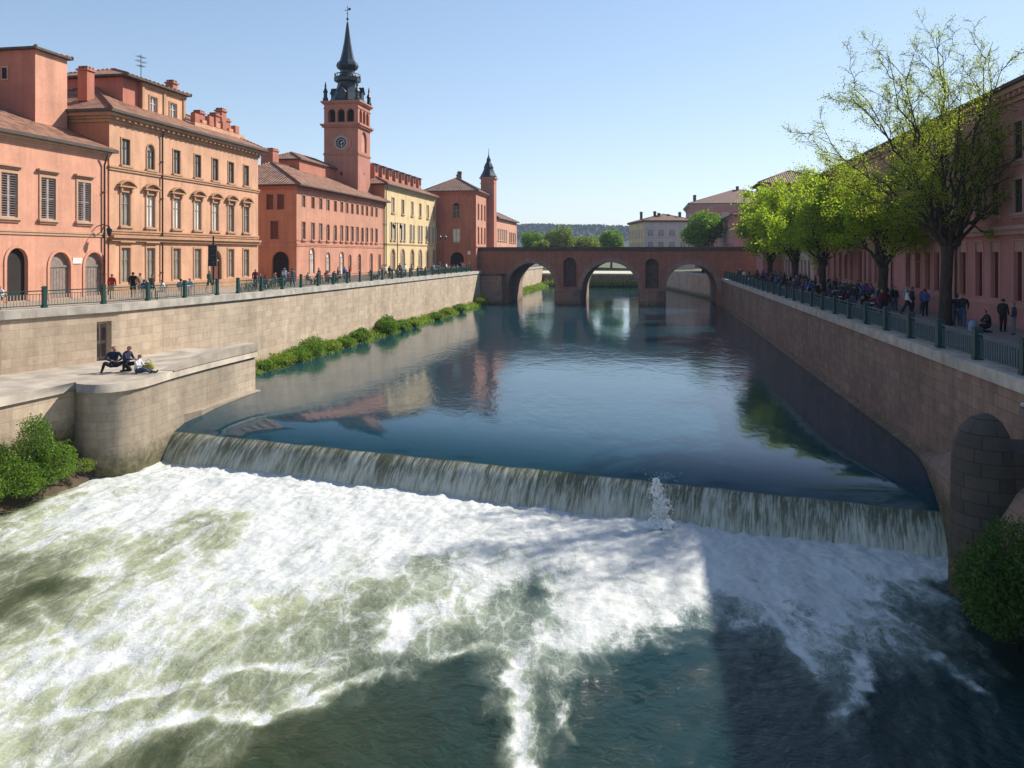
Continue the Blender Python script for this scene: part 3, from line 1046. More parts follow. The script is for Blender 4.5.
# --- cream house with a row of roof dormers
D0, D1 = 119.7, 147.2
C_ = dict(simple=True, sw=.12, trim='cream_trim', inner='grey', fmat='sash', sill=True)
ops = []
for i, p in enumerate((393, 402.8, 412.2, 420.2, 427.7, 434)):
    u = uD(p, D0)
    ops.append((u, 9.5, 1.15, 2.3, False, dict(C_, inner=('pale', 'grey')[i % 2])))
    for s in (-.85, .85):
        ops.append((u + s, 5.3, .75, 2.7, s > 0 and i in (0, 2), dict(C_, sw=.06, inner='glass' if (i + (s > 0)) % 3 else 'grey', sleaf='shutter_cream')))
    ops.append((u, .4, 2.0, 3.5, True, dict(C_, inner='grey' if i % 2 else 'door', sw=.22, sill=False)))
b4, L4 = building('cream_house', 'cream yellow house with paired shuttered windows and a row of brick dormers on its roof', fl(D0), fl(D1), 10, ZL, 13.5,
                  {'front': 'cream', 'left': 'orange', 'right': 'rust'}, {'front': ops})
cornice(b4, L4, 10, 13.5, M['cream_trim'], ('front', 'right'), 1.0)
course(b4, L4, 10, 4.5, .25, .14, M['cream_trim'], ('front',))
mb = MB()
hip_roof(mb, 0, L4, 0, 10, 13.5, 2.6, .7, M['tiles'], 'hip', .16)
mb.build('roof', b4)
downpipe(b4, .35, 13.3)
for i in range(8):
    x = 2.4 + i * (L4 - 4.6) / 7
    mb = MB()
    mb.X = Matrix.Translation((0, -1.1, .7))
    mb.box((x - .8, 3.2, 13.5), (x + .8, 6.2, 16.15), M['brickred'])
    mb.box((x - .45, 3.12, 14.95), (x + .45, 3.197, 15.95), M['void'])
    mb.face([(x - 1.0, 2.95, 16.16), (x + 1.0, 2.95, 16.16), (x + 1.0, 6.4, 16.75), (x - 1.0, 6.4, 16.75)], M['tiles_brown'])
    mb.box((x - 1.0, 2.95, 16.1), (x + 1.0, 3.1, 16.158), M['dark_stone'])
    mb.build('dormer', b4)

# --- brick red house at the bridge head
pa, pb = V((-6.7, 149.0, 0)), V((-4.95, 159.6, 0))
F_ = dict(simple=True, sw=.16, trim='rust', inner='glass', fmat='sash', sill=True)
W2 = dict(simple=True, sw=.1, trim='brickred', inner='maroon', fmat='sash', sill=False)
ops = [(u, z, .95, h, False, W2) for u in (2.2, 5.2, 8.2) for z, h in ((9.6, 3.0), (5.0, 3.2))]
ops += [(1.6, .5, .9, 2.2, False, dict(W2, inner='red'))]
sops = [(3.75, 9.8, 1.3, 2.9, True, F_), (3.75, 5.3, 1.4, 2.6, False, dict(F_, sw=.25, inner='pale')),
        (3.6, .02, 2.6, 3.5, True, dict(F_, inner='void', name='doorway', sw=.2, sill=False)), (8.2, .1, 1.1, 2.6, True, dict(F_, inner='void', sw=.1, sill=False))]
b5, L5 = building('bridgehead_house', 'square brick red house standing at the left end of the bridge', pa, pb, 9.6, ZL, 14.8,
                  {'front': 'pink', 'left': 'brickred'}, {'front': ops, 'left': sops}, base=-5.5)  # lit front paler, shaded side darker: light put into the wall colours
cornice(b5, L5, 9.6, 14.8, M['brickred'], ('front', 'left'), 1.0)
course(b5, L5, 9.6, 4.3, .25, .12, M['brickred'], ('front', 'left'))
mb = MB()
hip_roof(mb, 0, L5, 0, 9.6, 14.8, 2.9, .6, M['tiles_brown'], 'hip', .18)
mb.build('roof', b5)
chimney(b5, 8.0, 5.0, 16.5, .7, 2.6, M['dark_stone'])
chimney(b5, 5.4, 4.8, 17.4, .35, .9, M['dark_stone'])
mb = MB()
mb.box((-.07, 1.05, 3.0), (-.004, 1.6, 3.7), M['white_paint'])
mb.build('wall_sign', b5)

# --- slim turret with the slate cap
tp = V((-4.7, 161.2, 0))
tur = thing('slim_turret', 'slim red turret with a dark slate cap behind the bridgehead house', 'tower', (tp.x, tp.y, ZL), math.atan2(-.165, .986))
mb = MB()
mb.box((-1.35, -1.35, -5), (1.35, 1.35, 18.2), M['tower_red'])
mb.build('shaft', tur)
mb = MB()
mb.box((-1.6, -1.6, 18.203), (1.6, 1.6, 18.5), M['tower_red'])
mb.box((-1.5, -1.5, 17.2), (1.5, -1.353, 17.35), M['tower_red'])
mb.build('cornice', tur)
mb = MB()
mb.lathe([(1.75, 18.5), (1.7, 18.8), (1.25, 19.6), (.95, 20.3), (1.0, 20.6), (.75, 21.2), (.45, 21.7), (.42, 22.3), (.2, 22.7), (.06, 23.2), (.04, 24.4)], (0, 0), 8, M['slate'], R(22.5))
mb.build('spire', tur)

# --- far house on the left bank past the turret
qa, qb = V((-3.4, 176, 0)), V((1.2, 202, 0))
W3 = dict(simple=True, sw=.12, trim='cream_trim', inner='pale', fmat='white_paint', sill=True)
ops = [(u, z, 1.3, 2.6, False, W3) for u in (2, 4.5, 7, 9.5, 12) for z in (1.2, 6.2)] + [(u, z, 1.2, 2.4, False, dict(W3, inner='maroon')) for u in (16.5, 19, 21.5, 24) for z in (1.5, 6.0)]
b6, L6 = building('far_riverside_house', 'small pink riverside house with pale bay windows, behind the bridge', qa, qb, 8, ZL, 11.0,
                  {'front': 'salmon', 'left': 'brickred'}, {'front': ops}, base=-1)
mb = MB()
hip_roof(mb, 0, L6, 0, 8, 11.0, 2.2, .6, M['tiles_brown'], 'hip', .2)
mb.build('roof', b6)

# ================================================================ right bank houses
D1r, D0r = 101.0, 2.0                           # local x runs from the far end to the near end
p_far, p_near = fr(D1r), fr(D0r)


def ur(px):
    D = 20.3 / ((px - 512) / 800 - .176)
    return (D1r - D) * 1.0154


MW = dict(sw=.1, trim='mauve_trim', inner='maroon', fmat='sash_dark', sill=False, block=True)
MWs = dict(MW, simple=True)
GR = dict(sw=.16, trim='mauve_trim', inner='glass', fmat='sash_dark', sill=True, simple=True)
ops = []
dg = [44.4, 47.4, 49.7, 52.3, 57.1, 59.0, 61.2, 63.5, 72.6, 74.6, 81.5, 84, 86.5, 89, 92, 95, 98]
dg += [42.2, 36.6, 34.2, 31.8, 26.4, 24, 21.6]
for D in dg:
    u = (D1r - D) * 1.0154
    ops.append((u, 1.55, 1.15, 3.35, False, MW if D < 65 else MWs))
    for z, h in ((6.45, 1.85), (9.4, 2.1)):
        ops.append((u, z, 1.1, h, False, GR))
ops.append(((D1r - 78.3) * 1.0154, .02, 1.6, 4.4, False, dict(MWs, name='door', block=False)))
rb, Lr = building('mauve_palace', 'long mauve pink palace with tall maroon boarded windows behind the promenade trees', p_far, p_near, 14, ZR, 13.4,
                  {'front': 'mauve'}, {'front': ops})
cornice(rb, Lr, 14, 13.4, M['mauve_trim'], ('front', 'left'), 1.4, dent=True)
course(rb, Lr, 14, 5.25, .5, .42, M['mauve_trim'], ('front', 'left'))
course(rb, Lr, 14, 1.15, .2, .1, M['mauve_trim'], ('front', 'left'))
mb = MB()
hip_roof(mb, 0, Lr, 0, 14, 13.4, 3.2, .8, M['tiles_brown'], 'hip', .2)
mb.build('roof', rb)
for x in (34.0, 48.5, 61.0):
    downpipe(rb, x, 13.2)

qa, qb = V((20.6 + .176 * 138, 138, 0)), V((20.6 + .176 * 101.5, 101.5, 0))
W4 = dict(simple=True, sw=.1, trim='mauve_trim', inner='glass', fmat='sash', sill=True)
ops = [(u, z, 1.1, 2.2, False, W4) for u in np.arange(2, 34, 2.6) for z in (1.2, 5.2)]
b7, L7 = building('greige_terrace_house', 'pale pinkish terrace house beyond the mauve palace, half hidden by lime green trees', qa, qb, 9, ZR, 9.2,
                  {'front': 'greyhouse'}, {'front': [(float(a), b, c, d, e, f) for a, b, c, d, e, f in ops]})
mb = MB()
hip_roof(mb, 0, L7, 0, 9, 9.2, 1.8, .6, M['tiles_brown'], 'hip', .18)
mb.build('roof', b7)

# square hip-roofed house that rises behind the trees
ca, cb = V((41.5, 136, 0)), V((40.0, 127.5, 0))
W5 = dict(simple=True, sw=.12, trim='mauve_trim', inner='glass', fmat='sash', sill=True)
b8, L8 = building('hip_roofed_house', 'tall mauve house with a dark brown hipped roof rising over the lime green trees', ca, cb, 9.5, ZR, 15.4,
                  {'front': 'mauve'}, {'front': [(u, 12.2, 1.2, 2.0, False, W5) for u in (2, 4.4, 6.8)], 'right': [(u, 12.2, 1.2, 2.0, False, W5) for u in (2, 4.8, 7.4)]})
mb = MB()
hip_roof(mb, 0, L8, 0, 9.5, 15.4, 2.2, .9, M['tiles_brown'], 'hip', .2)
mb.build('roof', b8)

# grey dome behind the palace roof
dm = thing('dome', 'grey rounded dome peeping over the palace roof', 'dome', (49.5, 128, ZR))
mb = MB()
mb.lathe([(3.4, -0.5), (3.4, 13.2), (3.6, 13.3), (3.6, 13.6)], (0, 0), 16, M['greyhouse'])
mb.build('drum', dm)
mb = MB()
mb.lathe([(3.6, 13.62), (3.4, 14.4), (2.9, 15.3), (2.0, 16.2), (1.0, 16.7), (.2, 17.3)], (0, 0), 16, M['slate'], 0, True)
mb.build('cap', dm)

# river side house past the bridge
ca, cb = V((54.4, 212, 0)), V((47.8, 172, 0))
W6 = dict(simple=True, sw=.14, trim='greyhouse', inner='grey', fmat='sash', sill=True)
b9, L9 = building('riverside_row_house', 'mauve riverside house past the bridge, its dark eave sloping down behind the round green tree', ca, cb, 12, ZR, 12.6,
                  {'front': 'mauve'}, {'front': [(float(u), z, 1.2, 2.6, True, W6) for u in np.arange(2.5, 39, 2.9) for z in (2.0, 7.0)]})
cornice(b9, L9, 12, 12.6, M['mauve_trim'], ('front', 'left'), 1.2)
mb = MB()
hip_roof(mb, 0, L9, 0, 12, 12.6, 2.0, .8, M['tiles_brown'], 'hip', .25)
mb.build('roof', b9)

# pale building across the river bend
ca, cb = V((37.9, 230, 0)), V((52.7, 230.7, 0))
W7 = dict(simple=True, sw=.18, trim='greyhouse', inner='grey', fmat='white_paint', sill=True)
b10, L10 = building('pale_grey_building', 'pale grey building with a flat red roof edge across the river bend', ca, cb, 22, ZR, 13.6,
                    {'front': 'greyhouse', 'left': 'cream'}, {'front': [(u, z, 1.7, 1.9, False, W7) for u in (2.0, 5.0, 8.2, 11.4) for z in (6.0, 9.5)],  # sunlight on the side wall is painted in as cream
                                                              'left': [(u, z, 1.3, 2.2, False, W7) for u in (2.5, 6, 9.5, 13, 16.5, 20) for z in (5.5, 9.3)]})
mb = MB()
hip_roof(mb, 0, L10, 0, 22, 13.6, 2.2, .5, M['tiles_brown'], 'hip', .5)
mb.build('roof', b10)
for x, y, h in ((4.2, 4.5, 2.2), (5.4, 4.5, 1.7), (8.5, 5.5, 1.4), (11.6, 4.5, 2.0), (2.4, 15, 2.6)):
    chimney(b10, x, y, 14.4, .7, h, M['dark_stone'])

# large hip-roofed building further back
ca, cb = V((58.5, 262, 0)), V((92, 256.5, 0))
b11, L11 = building('large_brown_building', 'large dull pink building with a broad red hipped roof, behind the round green tree', ca, cb, 30, ZR, 20.6,
                    {'front': 'mauve'}, {'front': [(float(u), z, 1.6, 2.6, False, W7) for u in np.arange(3, 32, 4) for z in (10, 15.2)],
                                         'left': [(float(u), z, 1.6, 2.6, False, W7) for u in np.arange(3, 28, 4) for z in (10, 15.2)]})
cornice(b11, L11, 30, 20.6, M['mauve_trim'], ('front', 'left'), 2)
mb = MB()
hip_roof(mb, 0, L11, 0, 30, 20.6, 5.4, .9, M['tiles_brown'], 'hip', .4)
mb.build('roof', b11)
for x, y, h in ((1.5, 4, 2.6), (1.8, 8, 3.2), (2, 12, 2.4), (16.5, 15, 6.5)):
    chimney(b11, x, y, 20.8, .9, h, M['dark_stone'])

# ================================================================ river walls, quays, ground
LW = [(-44, -12), (-36, 22), (-31, 36), (-26.8, 42), (-23.8, 48.5), (-20.3, 62.6), (-6.2, 146), (-5.7, 149)]
LW2 = [(-2.6, 168), (9, 236)]
RW = [(17 + .176 * (D - 26.7), D) for D in (-14, 142.5)]
RW2 = [(40.8, 163), (41.2, 215), (37, 229)]


def lwx(D, P=LW):
    for a, b in zip(P, P[1:]):
        if D <= b[1]:
            return a[0] + (b[0] - a[0]) * (D - a[1]) / (b[1] - a[1])
    return P[-1][0]


def rwx(D):
    return 17 + .176 * (D - 26.7)


def river_wall(name, label, P, top, side, mat, ops=None, bottom=-4.0, cop=.46, over=.16, low=None):
    """side=+1: river on the +X side of the line"""
    root = thing(name, label, 'wall', (P[0][0], P[0][1], 0))
    o0 = V((P[0][0], P[0][1], 0))
    mb = MB()
    mb.X = Matrix.Translation(-o0)
    cp = MB()
    cp.X = Matrix.Translation(-o0)
    run = 0
    for i, (a, b) in enumerate(zip(P, P[1:])):
        A, B = V((a[0], a[1], 0)), V((b[0], b[1], 0))
        U = (B - A).normalized()
        Nn = V((U.y, -U.x, 0)) * side
        wall_face(mb, A, U, Nn, (B - A).length, top - cop, (ops or {}).get(i, []), mat, bottom)
    # coping: mitred ring along the line
    def off(d):
        out = []
        for i, p in enumerate(P):
            a = V(P[max(i - 1, 0)])
            b = V(P[min(i + 1, len(P) - 1)])
            U = (b - a).normalized()
            out.append((p[0] + U.y * side * d, p[1] - U.x * side * d))
        return out
    fo, bk = off(over), off(-.75)
    for i in range(len(P) - 1):
        L = (V(P[i + 1]) - V(P[i])).length
        n = max(1, round(L / 1.6))
        for k in range(n):                        # individual coping stones with thin joints
            t0, t1 = k / n + .004 / L, (k + 1) / n - .008 / L
            q = lambda arr, t, z: (arr[i][0] + (arr[i + 1][0] - arr[i][0]) * t, arr[i][1] + (arr[i + 1][1] - arr[i][1]) * t, z)
            z0, z1 = top - cop, top + .012
            cp.face([q(fo, t0, z0), q(fo, t1, z0), q(fo, t1, z1), q(fo, t0, z1)], M['coping'])
            cp.face([q(fo, t0, z1), q(fo, t1, z1), q(bk, t1, z1), q(bk, t0, z1)], M['coping'])
            cp.face([q(fo, t0, z0), q(fo, t1, z0), q(bk, t1, z0), q(bk, t0, z0)], M['coping'])
            cp.face([q(bk, t0, z0), q(bk, t1, z0), q(bk, t1, z1), q(bk, t0, z1)], M['coping'])
    mb.build('wall_face', root)
    cp.build('coping', root)
    return root, o0


seg = (V(LW[4]) - V(LW[3])).length
du = seg * (47.1 - 42) / 6.5
dop = {3: [dict(u0=du, u1=du + 1.0, z0=2.45, z1=5.05, depth=.55)]}
lq, lo = river_wall('quay_wall', 'long pale stone quay wall below the salmon and peach houses', LW, ZL, 1, M['quay_stone'], dop)
# sunken door of the quay wall
U = (V(LW[4]) - V(LW[3])).normalized()
dpos = V(LW[3]) + U * (du + .5)
dr = thing('quay_door', 'narrow dark door recessed in the quay wall above the stone terrace', 'door', (dpos.x, dpos.y, ZT), math.atan2(U.y, U.x))
mb = MB()
for x0, x1 in ((-.43, -.03), (.03, .43)):
    mb.box((x0, .38, .02), (x1, .44, 2.2), M['door_wood'])
    for zz in (.25, 1.2):
        mb.box((x0 + .07, .355, zz), (x1 - .07, .378, zz + .75), M['sash_dark'])
mb.build('leaf', dr)
mb = MB()
mb.box((-.5, .3, -.2), (-.435, .5, 2.3), M['coping'])
mb.box((.435, .3, -.2), (.5, .5, 2.3), M['coping'])
mb.box((-.434, .3, 2.22), (.434, .5, 2.34), M['coping'])
mb.build('frame', dr)

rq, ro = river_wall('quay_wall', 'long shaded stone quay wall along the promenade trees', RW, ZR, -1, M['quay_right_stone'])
mb = MB()                                       # sloping footing that flares out into the weir abutment
mb.X = Matrix.Translation(-ro)
foot = []
for D in list(np.arange(-14, 20, 4.0)) + list(np.arange(20, 40, .6)) + list(np.arange(40, 143, 4.0)):
    D = float(D)
    t = max(0, min(1, (37.5 - D) / 9.5))
    t = t * t * (3 - 2 * t)
    w = .32 + 1.3 * t
    h = .16 + 2.4 * t ** 1.5
    foot.append((D, w, h))
for (D, w, h), (D2, w2, h2) in zip(foot, foot[1:]):
    pr = []
    for d, ww, hh in ((D, w, h), (D2, w2, h2)):
        x = rwx(d)
        pr.append([(x - ww, d, -4.0), (x - ww, d, min(hh * .35, .1 + hh * .3)), (x - ww * .72, d, hh * .62), (x - ww * .3, d, hh * .88), (x + .02, d, hh)])
    for k in range(4):
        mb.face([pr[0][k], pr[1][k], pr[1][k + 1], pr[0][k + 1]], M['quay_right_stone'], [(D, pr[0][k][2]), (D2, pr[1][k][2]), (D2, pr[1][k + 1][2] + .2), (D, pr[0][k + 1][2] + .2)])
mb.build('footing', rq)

# rounded dark buttress against the right wall by the weir
bt = thing('buttress', 'dark half round stone buttress with a domed top against the right quay wall', 'buttress', (15.3, 25.7, 0), math.atan2(.176, 1) * -1)
mb = MB()
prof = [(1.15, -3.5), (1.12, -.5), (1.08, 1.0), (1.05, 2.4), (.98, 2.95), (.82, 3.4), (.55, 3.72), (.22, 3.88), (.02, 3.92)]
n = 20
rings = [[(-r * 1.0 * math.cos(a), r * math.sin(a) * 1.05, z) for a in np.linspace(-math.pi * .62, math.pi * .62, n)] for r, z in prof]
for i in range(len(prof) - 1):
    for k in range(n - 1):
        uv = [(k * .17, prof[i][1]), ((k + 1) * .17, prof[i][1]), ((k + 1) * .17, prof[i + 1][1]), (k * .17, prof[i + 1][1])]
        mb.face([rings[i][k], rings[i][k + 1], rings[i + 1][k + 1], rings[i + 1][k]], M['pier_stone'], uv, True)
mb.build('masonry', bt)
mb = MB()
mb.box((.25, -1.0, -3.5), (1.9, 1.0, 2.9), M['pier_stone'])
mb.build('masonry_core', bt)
# small floodlight on the right wall
fl_ = thing('floodlight', 'small grey oval floodlight fixed high on the right quay wall', 'lamp', (rwx(25.6), 25.6, 4.15), -.17)
mb = MB()
mb.lathe([(.02, -.1), (.14, -.07), (.2, 0), (.17, .08), (.06, .13), (.02, .135)], (-.3, 0), 12, M['steel'], 0, True)
mb.build('housing', fl_)
mb = MB()
mb.tube([(0.02, 0, .02), (-.15, 0, .02), (-.28, 0, .02)], .03, 6, M['iron'])
mb.build('bracket', fl_)

# walls beyond the bridge
river_wall('quay_wall', 'sunlit stone river wall seen through the left arch of the bridge', LW2, ZL - .4, 1, M['quay_stone'])
river_wall('quay_wall', 'pale stone river wall seen through the right arch of the bridge', RW2, ZR, -1, M['quay_stone'])
river_wall('quay_wall', 'low wall closing the river bend seen through the middle arch', [(9, 236), (37, 229)], 3.6, 1, M['quay_right_stone'])

# --- ground sheet (left bank, right bank, far country) and pavings
mb = MB()


def land(P, X, z, mat):
    for a, b in zip(P, P[1:]):
        mb.face([(a[0], a[1], z), (b[0], b[1], z), (X, b[1], z), (X, a[1], z)], mat)


PL = [(x - .5, d) for x, d in LW]
PL[0] = (-44.5, -60)
land(PL, -1500, ZL - .05, M['field'])
land([(-6.2, 149), (-6.2, 166.9), (-3.3, 168), (8.4, 236), (8.4, 239)], -1500, ZL - .05, M['field'])
land([(rwx(-60) + .5, -60), (rwx(142.5) + .5, 142.5), (rwx(142.5) + 3, 142.5), (41.3, 163), (41.8, 215), (37.6, 229), (37.6, 239)], 1500, ZR - .05, M['field'])
mb.face([(8.4, 236.6, 4.4), (37.6, 229.6, 4.4), (37.6, 239, ZR - .05), (8.4, 239, ZL - .05)], M['field'])
for y0, y1 in ((239, 700), (700, 6000)):
    mb.face([(-6000, y0, ZR - .055), (6000, y0, ZR - .055), (6000, y1, ZR - .055), (-6000, y1, ZR - .055)], M['field'])
tag(mb.build('ground'), kind='structure')
mb = MB()
for a, b in zip(LW[1:], LW[2:]):
    fa, fb = fl(a[1]), fl(b[1])
    mb.face([(a[0] - .7, a[1], ZL), (b[0] - .7, b[1], ZL), (min(fb[0], b[0] - .7) - 4, fb[1], ZL), (min(fa[0], a[0] - .7) - 4, fa[1], ZL)], M['paving_l'])
tag(mb.build('left_pavement'), kind='structure')
mb = MB()
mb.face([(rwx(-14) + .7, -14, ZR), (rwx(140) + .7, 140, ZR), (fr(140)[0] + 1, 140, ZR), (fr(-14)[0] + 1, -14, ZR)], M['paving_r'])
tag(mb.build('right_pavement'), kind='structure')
mb = MB()
mb.face([(-60, -60, -4), (70, -60, -4), (70, 300, -4), (-60, 300, -4)], M['earth'])
tag(mb.build('river_bed'), kind='structure')

# --- stone terrace with the round bastion
OUT = [(-31, 14), (-26.4, 24), (-24.3, 30), (-22.75, 35.5), (-21.75, 39.75), (-21.3, 39.35)]
OUT += [(-20.75, 39.05), (-20.2, 38.98), (-19.7, 39.15), (-19.25, 39.6), (-18.95, 40.2), (-18.78, 40.9), (-18.7, 41.7), (-18.66, 42.6), (-18.6, 43.6), (-18.45, 44.8),
        (-18.25, 46.2), (-18.0, 47.8), (-17.6, 50), (-17.0, 53)]


def offp(P, d):
    o = []
    for i, p in enumerate(P):
        a, b = V(P[max(i - 1, 0)]), V(P[min(i + 1, len(P) - 1)])
        U = (b - a).normalized()
        o.append((p[0] + U.y * d, p[1] - U.x * d))
    return o


ter = thing('stone_terrace', 'low stone terrace with a round bastion standing at the left end of the weir', 'terrace', (-22, 40, 0))
T0 = Matrix.Translation((22, -40, 0))


def strip(mb, P, z0, z1, mat, close=False, smooth=False):
    run = 0
    for a, b in zip(P, P[1:]):
        L = math.hypot(b[0] - a[0], b[1] - a[1])
        mb.face([(a[0], a[1], z0), (b[0], b[1], z0), (b[0], b[1], z1), (a[0], a[1], z1)], mat, [(run, z0), (run + L, z0), (run + L, z1), (run, z1)], smooth)
        run += L


back = [(-22.6, 54.2), (-27, 42.5), (-31.5, 36.5), (-37, 22), (-40, 12)]
mb = MB()
mb.X = T0
strip(mb, OUT[:5], -4, ZT - .42, M['quay_stone'])
mb.build('wall_face', ter)
mb = MB()
mb.X = T0
strip(mb, OUT[4:], -4, ZT - .42, M['bastion_stone'], smooth=True)
strip(mb, [OUT[-1], (-22.3, 54.0)], -4, ZT - .42, M['bastion_stone'])
mb.build('bastion', ter)
mb = MB()
mb.X = T0
o1 = offp(OUT, .14)
strip(mb, o1, ZT - .42, ZT, M['terrace_stone'], smooth=True)
strip(mb, [o1[-1], (-22.3, 54.1)], ZT - .42, ZT, M['terrace_stone'])
bx = offp(OUT, -.1)
for i in range(len(OUT) - 1):
    mb.face([(*o1[i], ZT - .42), (*o1[i + 1], ZT - .42), (*bx[i + 1], ZT - .42), (*bx[i], ZT - .42)], M['terrace_stone'])
mb.face([(*p, ZT) for p in o1 + back], M['terrace_stone'])
mb.build('slab', ter)
mb = MB()                                       # parapet that rises towards the far end
mb.X = T0
pi = OUT[14:]
pi = [pi[0]] + [((pi[i][0] + pi[i + 1][0]) / 2, (pi[i][1] + pi[i + 1][1]) / 2) if k else pi[i + 1] for i in range(len(pi) - 1) for k in (1, 0)]
po, pn = offp(pi, .18), offp(pi, -.6)
n = len(pi)
for i in range(n - 1):
    za, zb = ZT + .02 + .48 * min(1, i / (n - 4)), ZT + .02 + .48 * min(1, (i + 1) / (n - 4))
    for A, z0a, z0b in ((po, za, zb), (pn, za, zb)):
        mb.face([(*A[i], ZT - .05), (*A[i + 1], ZT - .05), (*A[i + 1], z0b), (*A[i], z0a)], M['terrace_stone'])
    mb.face([(*po[i], za), (*po[i + 1], zb), (*pn[i + 1], zb), (*pn[i], za)], M['terrace_stone'])
mb.face([(*po[-1], ZT - .05), (*pn[-1], ZT - .05), (*pn[-1], ZT + .5), (*po[-1], ZT + .5)], M['terrace_stone'])
mb.build('parapet', ter)
mb = MB()                                       # narrow footing at the waterline upstream of the lip
mb.X = T0
f0, f1 = offp(OUT[15:], .38), offp(OUT[15:], -.05)
f0[0] = f1[0]
for i in range(len(f0) - 1):
    mb.face([(*f0[i], -3), (*f0[i + 1], -3), (*f0[i + 1], .06), (*f0[i], .06)], M['bastion_stone'])
    mb.face([(*f0[i], .06), (*f0[i + 1], .06), (*f1[i + 1], .12), (*f1[i], .12)], M['bastion_stone'])
mb.build('footing', ter)

# muddy banks
def bank(name, inner, outer, zi, zo, res=10):
    mb = MB()
    for (a, b), (c, d) in zip(zip(inner, inner[1:]), zip(outer, outer[1:])):
        n = max(1, int((V(b) - V(a)).length / 1.0))
        for k in range(n):
            for j in range(5):
                def P(t, s):
                    x = (a[0] + (b[0] - a[0]) * t) * (1 - s) + (c[0] + (d[0] - c[0]) * t) * s
                    y = (a[1] + (b[1] - a[1]) * t) * (1 - s) + (c[1] + (d[1] - c[1]) * t) * s
                    w = 1 - s
                    z = zo + (zi - zo) * w ** .8 + .12 * math.sin(x * 3.1 + y * 1.7) * (w * s * 3)
                    y += .25 * s * math.sin(y * 1.3)
                    x += .3 * s * math.sin(y * 2.1)
                    return (x, y, z)
                mb.face([P(k / n, j / 5), P((k + 1) / n, j / 5), P((k + 1) / n, (j + 1) / 5), P(k / n, (j + 1) / 5)], M['earth'], None, True)
    return tag(mb.build(name), kind='structure')


bank('muddy_bank', [(-27.0, 23), (-24.2, 30.5), (-22.6, 35.5), (-21.6, 39.8), (-20.6, 39.3)], [(-25.2, 22), (-22.1, 29.5), (-20.9, 34.0), (-20.4, 37.4), (-20.2, 38.6)], -.5, ZLOW - .35)
bank('river_bank', [(-22.4, 54.3), (-20.3, 62.6), (-13.2, 104), (-6.3, 146), (-6.0, 148.4)], [(-20.3, 54.3), (-18.1, 62.6), (-11.5, 104), (-5.0, 146), (-4.9, 148.4)], .55, -.35)
bank('river_bank', [(-2.7, 168.5), (8.9, 235.5)], [(-.2, 168.5), (11.5, 235)], .7, -.35)
bank('river_bank', [(9.2, 235.7), (37, 228.7)], [(9.5, 231.5), (36, 225)], 1.2, -.35)

# ================================================================ bridge
BA = math.atan2(-.17, .985)
bo = V((-7.0, 151.0, 0))
br = thing('arched_bridge', 'dark red brick bridge with three stone arches and niches crossing the river', 'bridge', tuple(bo), BA)
BW, BL, BT = 17.0, 66.0, 10.1
arches = [(6.4, 15.2, 7.5), (20.2, 30.5, 7.65), (35.4, 44.4, 7.3)]
niches = [(16.75, 19.15, 3.1, 8.5), (31.75, 34.1, 2.95, 8.35)]
mk = lambda d: [dict(u0=a, u1=b, z0=-3.0, z1=c, arch=True, depth=d, n=28, rmat=M['bridge_stone'], open_bottom=True) for a, b, c in arches]
mb = MB()
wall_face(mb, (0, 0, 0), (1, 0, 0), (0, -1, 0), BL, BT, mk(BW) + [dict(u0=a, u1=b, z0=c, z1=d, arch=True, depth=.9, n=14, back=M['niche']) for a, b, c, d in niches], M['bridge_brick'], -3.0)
wall_face(mb, (0, BW, 0), (1, 0, 0), (0, 1, 0), BL, BT, mk(.01), M['bridge_brick'], -3.0)
mb.face([(0, 0, BT - 1), (BL, 0, BT - 1), (BL, BW, BT - 1), (0, BW, BT - 1)], M['paving_r'])
for x in (0, BL):
    mb.face([(x, 0, -3), (x, BW, -3), (x, BW, BT), (x, 0, BT)], M['bridge_brick'])
for y in (.5, BW - .5):
    mb.face([(0, y, BT - 1), (BL, y, BT - 1), (BL, y, BT), (0, y, BT)], M['bridge_brick'])
mb.build('brick_body', br)
for a, b, c in arches:
    r = (b - a) / 2
    mb = MB()
    mb.X = Matrix.Translation(((a + b) / 2, 0, 0))
    ring(mb, dict(u0=-r + .004, u1=r - .004, z0=c - r - .4, z1=c, arch=True, n=28), .85, -.14, .01, M['bridge_stone'])
    mb.build('arch_ring', br)
for a, b, c, d in niches:
    mb = MB()
    mb.X = Matrix.Translation(((a + b) / 2, 0, 0))
    ring(mb, dict(u0=-(b - a) / 2, u1=(b - a) / 2, z0=c, z1=d, arch=True, n=14), .3, -.1, .01, M['bridge_brick'])
    mb.build('niche_frame', br)
for a, b in ((15.5, 20.0), (30.75, 35.2)):
    for y0, s in ((0, -1), (BW, 1)):
        mb = MB()
        poly = [(a, y0), (a, y0 + s * 1.0), ((a + b) / 2 - .8, y0 + s * 2.0), ((a + b) / 2 + .8, y0 + s * 2.0), (b, y0 + s * 1.0), (b, y0)]
        mb.prism(poly, -3.0, 2.35, M['bridge_stone'], uv_run=True)
        po_ = [(a - .12, y0), (a - .12, y0 + s * 1.1), ((a + b) / 2 - .85, y0 + s * 2.14), ((a + b) / 2 + .85, y0 + s * 2.14), (b + .12, y0 + s * 1.1), (b + .12, y0)]
        mb.prism(po_, 2.353, 2.7, M['bridge_stone'])
        mb.build('pier_base', br)
mb = MB()
for y in (-.28, BW - .45):
    mb.box((-.3, y, BT + .003), (BL, y + .73, BT + .38), M['dark_stone'])
mb.box((0, -.2, BT - .35), (BL, -.004, BT - .12), M['dark_stone'])
mb.box((0, -.1, BT - 1.15), (BL, -.004, BT - .98), M['bridge_brick'])
mb.build('coping', br)
mb = MB()
mb.box((-.2, -3.2, -3), (5.7, -.004, 5.2), M['bridge_stone'])
